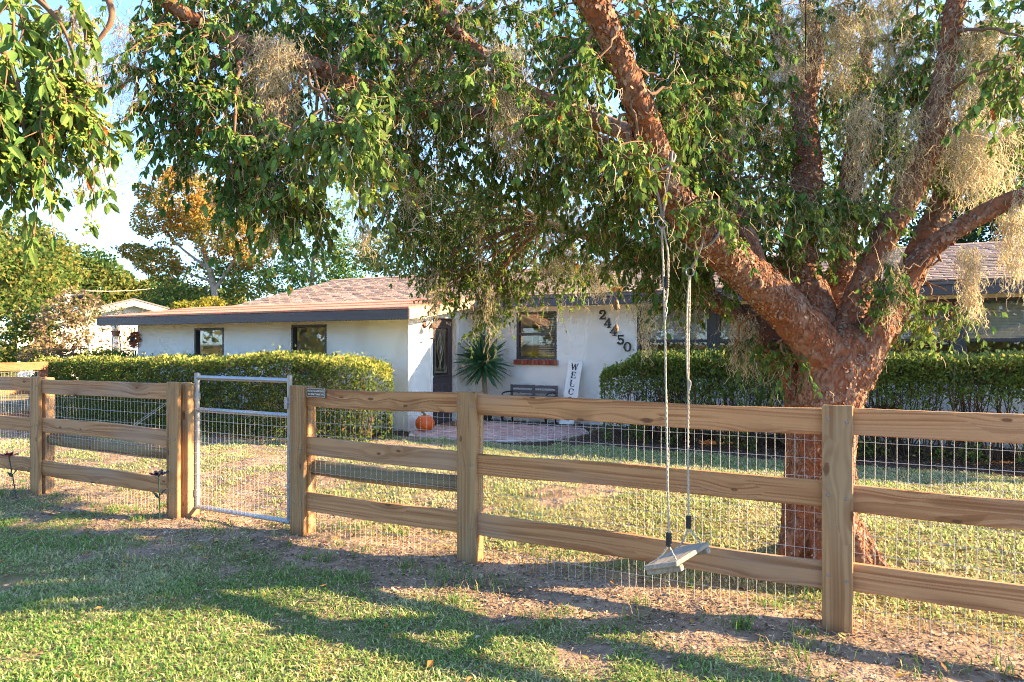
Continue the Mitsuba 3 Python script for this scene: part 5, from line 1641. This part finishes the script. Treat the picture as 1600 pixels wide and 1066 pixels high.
# ------------------------------------------------------------------ hedges
def hedge(label, path, half, top, bottom, n, seed, stems, col0, col1, sparse=None, holes=0.0, yellow=0.0):
    k = thing('hedge', label, 'hedge')
    r = np.random.default_rng(seed)
    q = smooth_path(np.array(path, float), 16)                    # x, y, top height
    seg = np.linalg.norm(np.diff(q[:, :2], axis=0), axis=1)
    cum = np.concatenate([[0], np.cumsum(seg)])
    tot = cum[-1]
    s = r.uniform(-half * .8, tot + half * .8, n)
    sc_ = np.clip(s, 0, tot)
    c = np.stack([np.interp(sc_, cum, q[:, j_]) for j_ in range(3)], 1)
    e = np.stack([np.interp(np.clip(sc_ + .05, 0, tot), cum, q[:, j_]) - np.interp(np.clip(sc_ - .05, 0, tot), cum, q[:, j_]) for j_ in range(2)], 1)
    e /= np.linalg.norm(e, axis=1, keepdims=True)
    nrm2 = np.stack([-e[:, 1], e[:, 0]], 1)
    over = np.abs(s - sc_) / (half * .8)                          # rounding at the ends
    shrink = np.sqrt(np.clip(1 - over ** 2, 0, 1))
    a = r.uniform(-1, 1, n)                                       # where on the section: sides and top
    per = a * (half + (top - bottom))
    on_top = np.abs(per) < half
    dep = np.abs(r.normal(0, 1, n)) * .055
    rr = .16
    lat = np.where(on_top, per, np.sign(per) * half)
    z = np.where(on_top, 0.0, -(np.abs(per) - half))
    # round the shoulder
    corner = np.clip((np.abs(lat) - (half - rr)) / rr, 0, 1)
    z = np.where(on_top, z - rr * (1 - np.sqrt(np.clip(1 - corner ** 2, 0, 1))) * .8, z - rr * .25)
    inward_z = np.where(on_top, -dep, 0); inward_l = np.where(on_top, 0, -np.sign(lat) * dep)
    P_ = np.zeros((n, 3))
    bump = (meshkit.fbm(np.stack([sc_ * 3, lat * 3, z * 3], 1), 3, seed) - .5) * .22
    latd = (lat + inward_l + np.sign(lat) * np.where(on_top, 0, bump)) * np.maximum(shrink, .05)
    P_[:, :2] = c[:, :2] + nrm2 * latd[:, None] + e * (s - sc_)[:, None]
    hz = ground_z(P_[:, 0], P_[:, 1])
    P_[:, 2] = c[:, 2] + z + inward_z + np.where(on_top, bump * .7, 0) - (1 - shrink) * .22
    stray = r.uniform(0, 1, n) < .035
    P_[:, 2] += np.where(stray & on_top, np.abs(r.normal(0, .05, n)), 0)
    keep = P_[:, 2] > hz + bottom * .2
    keep &= r.uniform(0, 1, n) < .35 + 1.1 * sstep(.30, .50, meshkit.fbm(P_ * 6, 2, seed + 9))
    if sparse is not None:
        tuft = meshkit.fbm(P_ * [4.5, 4.5, 3.5], 2, seed + 3)
        t = sstep(sparse - .18, sparse + .06, P_[:, 2] + .18 * (tuft - .5))
        keep &= r.uniform(0, 1, n) < np.maximum(t, holes * sstep(.50, .62, tuft))
    P_ = P_[keep]; n = len(P_)
    on_top = on_top[keep]; out = np.concatenate([nrm2 * np.sign(lat)[:, None], np.zeros((len(lat), 1))], 1)[keep]
    ax = r.normal(0, 1, (n, 3)) + np.where(on_top[:, None], np.array([0, 0, 1.1]), out * 1.0 + [0, 0, .5])
    ax /= np.linalg.norm(ax, axis=1, keepdims=True)
    up = r.normal(0, 1, (n, 3)); sd = np.cross(up, ax); sd /= np.linalg.norm(sd, axis=1, keepdims=True)
    L = r.uniform(.028, .062, n)[:, None]
    v = np.stack([P_, P_ + ax * L * .5 + sd * L * .27, P_ + ax * L, P_ + ax * L * .5 - sd * L * .27], 1).reshape(-1, 3)
    f = (np.array([[0, 1, 2], [0, 2, 3]])[None] + (np.arange(n) * 4)[:, None, None]).reshape(-1, 3)
    t = r.uniform(0, 1, (n, 1))
    col = np.array(col0) * (1 - t) + np.array(col1) * t
    tip = (on_top & (r.uniform(0, 1, n) < .35 + yellow))[:, None]  # sunlight on the hedge top, painted as yellow leaf colour; yellow adds more
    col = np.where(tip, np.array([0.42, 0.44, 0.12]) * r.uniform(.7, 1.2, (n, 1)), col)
    br_ = (r.uniform(0, 1, n) < .03)[:, None]
    col = np.where(br_, np.array([0.26, 0.13, 0.06]), col)
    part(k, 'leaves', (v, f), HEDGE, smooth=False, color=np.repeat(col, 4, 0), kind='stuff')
    m = MB()
    for _ in range(stems):
        s_ = r.uniform(0, tot)
        c_ = np.array([np.interp(s_, cum, q[:, j_]) for j_ in range(3)])
        b0 = np.array([c_[0] + r.normal(0, .06), c_[1] + r.normal(0, .06), 0]); b0[2] = ground_z(b0[0], b0[1]) - .02
        for _b in range(r.integers(3, 6)):
            az = r.uniform(0, 2 * math.pi); sp_ = r.uniform(.05, half * 1.1)
            tip_ = np.array([b0[0] + sp_ * math.cos(az), b0[1] + sp_ * math.sin(az), c_[2] - r.uniform(.08, .4)])
            mid = (b0 + tip_) / 2 + [sp_ * .1 * math.cos(az), sp_ * .1 * math.sin(az), -.05] + r.normal(0, .02, 3)
            m.add(*tube(smooth_path([b0, mid, tip_], 4), np.linspace(.010, .004, 9), 5))
            for _c in range(2):
                w0 = mid + (tip_ - mid) * r.uniform(0, .6)
                m.add(*tube([w0, w0 + r.normal(0, 1, 3) * [.10, .10, .03] + [0, 0, .16]], .0035, 4))
    part(k, 'stems', m.mesh(), STEM, smooth=True, kind='stuff')
    return k


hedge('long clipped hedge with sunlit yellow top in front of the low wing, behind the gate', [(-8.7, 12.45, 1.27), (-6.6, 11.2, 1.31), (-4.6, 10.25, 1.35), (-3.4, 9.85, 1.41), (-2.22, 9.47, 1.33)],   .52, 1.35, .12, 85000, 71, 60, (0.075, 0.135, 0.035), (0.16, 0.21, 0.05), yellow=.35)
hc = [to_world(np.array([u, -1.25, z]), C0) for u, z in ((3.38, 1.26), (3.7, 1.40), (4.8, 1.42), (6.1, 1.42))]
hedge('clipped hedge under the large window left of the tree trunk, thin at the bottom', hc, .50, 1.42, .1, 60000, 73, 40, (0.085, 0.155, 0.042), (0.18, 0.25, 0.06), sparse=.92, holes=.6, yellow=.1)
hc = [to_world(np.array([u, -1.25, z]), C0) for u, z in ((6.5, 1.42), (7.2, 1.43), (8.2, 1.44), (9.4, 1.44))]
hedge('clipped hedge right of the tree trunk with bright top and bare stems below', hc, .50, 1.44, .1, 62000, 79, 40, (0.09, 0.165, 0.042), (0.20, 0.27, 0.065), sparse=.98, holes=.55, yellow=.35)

# ------------------------------------------------------------------ background trees and bushes
def far_tree(name, label, cat, blobs, n, size, pal, trunk=None, seed=0, gap=0.55, hollow=.35):
    """blobs: (px, py, y, rx, rz in px, ry in m); trunk: list of lists of (px, py, y, r)."""
    k = thing(name, label, cat)
    r = np.random.default_rng(seed)
    vol = np.array([b[3] * b[4] for b in blobs], float); vol /= vol.sum()
    w = r.choice(len(blobs), n, p=vol)
    B = np.array(blobs, float)[w]
    q = r.normal(0, 1, (n, 3)); q /= np.linalg.norm(q, axis=1, keepdims=True)
    q *= (r.uniform(hollow, 1, n) ** .5)[:, None]
    s = B[:, 2] / F
    q *= (.62 + .76 * meshkit.fbm(q / np.linalg.norm(q, axis=1, keepdims=True) * 2.3 + w[:, None] * 7.7, 3, seed + 5))[:, None]
    P_ = np.stack([(B[:, 0] - 800) * s, B[:, 2], CAMZ - (B[:, 1] - HOR) * s], 1) + q * np.stack([B[:, 3] * s, B[:, 5], B[:, 4] * s], 1)
    cl = meshkit.fbm(P_ * (1.1 / (size * 5)), 3, seed)
    keep = (cl > gap - .10 + .12 * r.uniform(0, 1, n)) & (P_[:, 2] > .1)
    P_ = P_[keep]; n = len(P_); cl = cl[keep]
    a = r.normal(0, 1, (n, 3)); a /= np.linalg.norm(a, axis=1, keepdims=True)
    b = np.cross(a, r.normal(0, 1, (n, 3))); b /= np.linalg.norm(b, axis=1, keepdims=True)
    L = (size * r.uniform(.6, 1.3, n))[:, None]
    v = np.stack([P_ - a * L * .5, P_ + b * L * .3, P_ + a * L * .5, P_ - b * L * .3], 1).reshape(-1, 3)
    f = (np.array([[0, 1, 2], [0, 2, 3]])[None] + (np.arange(n) * 4)[:, None, None]).reshape(-1, 3)
    pal = np.array(pal, float)
    hue = meshkit.fbm(P_ * .45 + seed, 2, seed + 2) + r.normal(0, .16, n)
    idx = np.clip(((hue - .25) / .5 * len(pal)).astype(int), 0, len(pal) - 1)
    col = pal[idx] * r.uniform(.7, 1.3, (n, 1))
    part(k, 'crown', (v, f), FAR, smooth=False, color=np.repeat(col, 4, 0), kind='stuff')
    if trunk:
        m = [tube(limb_nodes(t_, 5)[:, :3], limb_nodes(t_, 5)[:, 3], 7) for t_ in trunk]
        part(k, 'trunk', m[0], BARKF, smooth=True)
        for t_ in m[1:]:
            part(k, 'limb', t_, BARKF, smooth=True)
    return k


GRN = [(0.06, 0.125, 0.038), (0.09, 0.155, 0.045), (0.14, 0.19, 0.05), (0.22, 0.22, 0.06)]
YEL = [(0.08, 0.17, 0.045), (0.12, 0.22, 0.055), (0.19, 0.27, 0.07), (0.28, 0.29, 0.08)]
ORG = [(0.42, 0.22, 0.05), (0.50, 0.32, 0.08), (0.40, 0.31, 0.08), (0.20, 0.22, 0.06)]
MIX = [(0.09, 0.16, 0.045), (0.16, 0.21, 0.06), (0.26, 0.235, 0.07), (0.12, 0.19, 0.05)]
DRY = [(0.30, 0.21, 0.14), (0.24, 0.18, 0.11), (0.36, 0.27, 0.18), (0.16, 0.16, 0.06)]
DRK = [(0.025, 0.06, 0.035), (0.035, 0.075, 0.04), (0.05, 0.09, 0.04)]
far_tree('bush', 'tall sunlit yellow green bush at the left edge beside the far fence', 'bush', [(10, 520, 15, 72, 70, 1.0), (-10, 440, 15.5, 80, 70, 1.2), (45, 440, 16, 50, 55, .9)], 15000, .11, MIX, seed=101, gap=.455)
far_tree('bush', 'dry brown half bare bush in front of the white neighbouring building', 'bush', [(98, 520, 14.5, 42, 48, .6), (120, 480, 15, 40, 30, .6), (70, 555, 14, 30, 25, .5)], 3800, .085, DRY, [[(95, 590, 14.4, .03), (100, 520, 14.5, .02), (110, 470, 14.6, .008)], [(95, 585, 14.4, .02), (75, 530, 14.4, .014), (55, 490, 14.5, .006)], [(95, 585, 14.4, .02), (130, 520, 14.5, .014), (150, 470, 14.6, .006)]], seed=103, gap=.47)
far_tree('bush', 'low green bush behind the left end of the hedge', 'bush', [(165, 570, 15.5, 55, 26, .6), (130, 585, 15, 50, 20, .6)], 5000, .08, GRN, seed=104, gap=.42)
far_tree('bush', 'thin leafless shrub with rusty twigs beside the wing corner', 'bush', [(182, 520, 17, 26, 46, .4)], 500, .08, DRY, [[(190, 575, 17, .02), (185, 520, 17, .013), (160, 470, 17, .006)], [(190, 575, 17, .018), (205, 530, 17, .01), (225, 480, 17, .005)], [(190, 575, 17, .015), (175, 540, 17, .01), (190, 475, 17, .005)]], seed=105, gap=.44)
far_tree('tree', 'broad yellow green tree behind the bush at the far left', 'tree', [(20, 390, 26, 75, 55, 2.0), (-20, 430, 26, 70, 70, 2), (70, 420, 27, 45, 60, 1.6)], 13000, .20, MIX, [[(30, 560, 26, .25), (25, 440, 26, .18), (15, 370, 26, .08)]], seed=107, gap=.42)
far_tree('tree', 'olive green rounded tree behind the roof of the white neighbouring building', 'tree', [(125, 435, 38, 62, 48, 2.5), (170, 460, 38, 55, 40, 2.5)], 11000, .26, GRN, [[(130, 560, 38, .3), (128, 440, 38, .15)]], seed=109, gap=.40)
far_tree('tree', 'dark green tree right of the utility pole foot', 'tree', [(255, 470, 40, 60, 36, 2.5), (210, 475, 41, 45, 35, 2.5), (330, 480, 40, 60, 30, 2.5)], 11000, .26, GRN, [[(260, 560, 40, .3), (255, 460, 40, .15)]], seed=111, gap=.40)
far_tree('tree', 'tall open tree with orange brown autumn leaves and pale trunk behind the wing', 'tree',
         [(300, 320, 24, 52, 60, 1.6), (250, 345, 24, 36, 40, 1.1), (345, 350, 24, 55, 60, 1.5), (390, 380, 24, 40, 45, 1.2), (225, 300, 24, 16, 14, .4), (275, 280, 24, 24, 22, .6), (212, 393, 24, 30, 15, .5), (250, 410, 24, 40, 26, .9)], 30000, .12, ORG,
         [[(340, 520, 24, .16), (334, 450, 24, .12), (318, 390, 24, .085), (305, 330, 24, .05), (300, 280, 24, .02)], [(335, 455, 24, .07), (370, 400, 24, .05), (395, 360, 24, .02)], [(325, 420, 24, .06), (275, 380, 24, .035), (245, 340, 24, .015)], [(330, 440, 24, .05), (260, 415, 24, .025), (205, 390, 24, .01)], [(318, 390, 24, .05), (345, 340, 24, .03), (350, 300, 24, .012)]], seed=113, gap=.475)
far_tree('tree', 'green lower tree crown below the autumn tree behind the wing', 'tree', [(320, 440, 25, 80, 40, 1.6), (390, 440, 25, 50, 30, 1.4), (290, 470, 26, 70, 26, 1.6)], 9000, .13, MIX, [[(325, 540, 25.5, .12), (322, 450, 25.5, .06)]], seed=115, gap=.46)
far_tree('tree', 'fresh green tree with yellowing top behind the ridge of the wing roof', 'tree', [(490, 420, 27, 62, 38, 1.8), (505, 345, 27, 45, 40, 1.4), (545, 410, 28, 50, 40, 1.6), (440, 440, 27, 45, 24, 1.5)], 12000, .13, YEL[:3], [[(490, 520, 27, .16), (488, 430, 27, .10), (500, 340, 27, .03)], [(488, 440, 27, .06), (540, 390, 27, .02)], [(488, 440, 27, .06), (450, 400, 27, .02)]], seed=117, gap=.47)
far_tree('tree', 'dark tree mass seen through the canopy over the middle of the roof', 'tree', [(640, 400, 24, 90, 45, 2), (760, 380, 24, 90, 60, 2), (700, 330, 25, 80, 50, 2)], 12000, .16, GRN, [[(690, 520, 24, .2), (690, 390, 24, .1)]], seed=119, gap=.45)
far_tree('tree', 'tall dark evergreen trees behind the right hand roof end', 'tree', [(1540, 345, 21, 70, 50, 2), (1620, 300, 21, 80, 90, 2), (1460, 330, 22, 70, 70, 2)], 15000, .14, DRK, [[(1560, 520, 21, .2), (1560, 380, 21, .12)]], seed=121, gap=.38)
far_tree('tree', 'leafy green tree standing behind the roof beyond the red trunk', 'tree', [(1150, 300, 23, 120, 120, 2.5), (1330, 250, 24, 110, 140, 2.5), (1000, 340, 23, 90, 80, 2)], 17000, .17, GRN, [[(1180, 520, 23, .25), (1180, 330, 23, .12)]], seed=123, gap=.45)
far_tree('bush', 'bright yellow leaved bush peeping over the sheet roof', 'bush', [(300, 480, 20, 34, 10, .6), (330, 474, 20, 22, 10, .5)], 1600, .10, [(0.34, 0.30, 0.05), (0.26, 0.26, 0.05)], seed=125, gap=.42)

# trees across the lane, left of and behind the viewer: what the window panes mirror
def blob_m(x, y, z, rx, rz, ry):
    return (800 + F * x / y, HOR + F * (CAMZ - z) / y, y, rx * F / abs(y), rz * F / abs(y), ry)


for k_, (tx, ty, hh, hue_) in enumerate(((-25, 5.5, 8, MIX), (-25, -3.5, 9, GRN), (-19, -12, 8, YEL), (-10, -18, 9, MIX), (-1.5, -20, 8, GRN))):
    far_tree('tree', ('yellowish tree across the lane, mirrored in the far wing window', 'broad green tree across the lane, mirrored in the wing window near the porch', 'low bright tree across the lane, mirrored in the small front window',
                      'olive tree across the lane, mirrored in the large window', 'green tree across the lane, mirrored in the right hand windows')[k_], 'tree',
             [blob_m(tx, ty, hh * .55, 3.2, hh * .42, 3.6), blob_m(tx - 1, ty + 3, hh * .38, 2.5, hh * .33, 3), blob_m(tx + 1, ty - 3, hh * .36, 2.5, hh * .32, 3)], 7000, .34, hue_,
             [[(800 + F * tx / ty, HOR + F * CAMZ / ty, ty, .25), (800 + F * tx / ty, HOR + F * (CAMZ - hh * .6) / ty, ty, .12)]], seed=201 + k_, gap=.36)

# white neighbouring building
NBH = thing('shed', 'small white building with pale green gable trim beyond the hedge at left', 'building')
ny = 22.0


def nb_pt(px, py, dy=0.0):
    return at(px, py, ny + dy)


ax_, bx_, apx = at(70, 540, 22.0)[0], at(290, 540, 22.0)[0], at(208, 470, 22.0)
el_, er_ = at(80, 518, 22.0), at(285, 497, 22.0)
gab = Polygon([(el_[0], -0.2), (er_[0] + 1.2, -0.2), (er_[0] + 1.2, er_[2] - .25), (apx[0], apx[2] - .12), (el_[0], el_[2] - .08)])
v, f = extrude(gab, 0.2); v[:, 1] += ny
part(NBH, 'wall', (v, f), SIDING)
v, f = extrude(Polygon([(el_[0] + .02, -.2), (er_[0] + 1.15, -.2), (er_[0] + 1.15, 1.9), (el_[0] + .02, 1.9)]), 6.0); v[:, 1] += ny + .21
part(NBH, 'wall', (v, f), SIDING)


def rake(p, q, th, y0, y1):
    v, f = extrude(Polygon([(p[0], p[2]), (q[0], q[2]), (q[0], q[2] - th), (p[0], p[2] - th)]), y1 - y0)
    v[:, 1] += y0
    return v, f


part(NBH, 'rake_board', rake(el_ + [-.7, 0, -.12], apx, .20, ny - .42, ny - .36), GREENF)
part(NBH, 'rake_board', rake(apx + [.001, 0, 0], er_ + [1.4, 0, -.35], .20, ny - .42, ny - .36), GREENF)
part(NBH, 'roof', rake(el_ + [-.7, 0, -.06], apx + [0, 0, .06], .05, ny - .44, ny + 6.5), FARROOF)
part(NBH, 'roof', rake(apx + [.001, 0, .06], er_ + [1.4, 0, -.29], .05, ny - .44, ny + 6.5), FARROOF)
part(NBH, 'roof', rake(at(140, 478, 24) + [-1.6, 0, 0], at(206, 462, 24), .06, 24.0, 28.0), FARROOF)
part(NBH, 'vent_pipe', tube([at(172, 478, 23.4), at(172, 462, 23.4)], .11, 12), PVC)
part(NBH, 'downpipe', tube([at(190, 560, 21.9), at(190, 505, 21.9)], .05, 8), PVC)
part(NBH, 'window', box(at(60, 560, 21.98)[0] + .55, at(60, 560, 21.98)[0] + 1.15, 21.95, 21.99, .9, 1.5), FRAME)
for px in (100, 128, 156, 184):
    part(NBH, 'batten', box(at(px, 540, 21.98)[0], at(px, 540, 21.98)[0] + .03, 21.972, 21.998, 0, 2.0), SIDING)

piv = np.array([apx[0], ny])
ca, sa = math.cos(math.radians(34)), math.sin(math.radians(34))
for key in [k_ for k_ in scene if k_.startswith(NBH + '__')]:
    d_ = meshkit.WRITTEN[scene[key]['filename']]
    v_ = np.array(d_[0], float)
    x_, y_ = (v_[:, 0] - piv[0]) * 1.12, v_[:, 1] - piv[1]
    v_[:, 0], v_[:, 1] = piv[0] + ca * x_ - sa * y_, piv[1] + sa * x_ + ca * y_
    bs = scene[key]['bsdf']
    scene[key] = mikit.ply((v_, np.array(d_[1])), bs['id'])

UP = thing('utility_pole', 'bare wooden utility pole standing up between the background trees', 'utility pole')
part(UP, 'shaft', tube([at(239, 560, 46), at(238, 392, 46)], .13, 10), POLEM)
part(UP, 'crossarm', box(at(232, 397, 46)[0], at(246, 397, 46)[0], 45.95, 46.05, at(238, 399, 46)[2], at(238, 397, 46)[2]), POLEM)
for lab, a, b, sag, r_ in (('upper overhead cable running from the utility pole to the left', at(-60, 426, 30), at(238, 395, 46), .3, .022), ('lower pale cable sagging across the dark trees at left', at(-40, 432, 26), at(275, 445, 40), .5, .015),
                           ('faint overhead cable right of the utility pole', at(238, 394, 46), at(640, 380, 60), .4, .020)):
    k = thing('overhead_cable', lab, 'cable', 'overhead cables at the utility pole')
    t = np.linspace(0, 1, 25)[:, None]
    put(k, tube(a * (1 - t) + b * t - np.array([0, 0, 1]) * sag * 4 * t * (1 - t), r_, 5), CABLE)
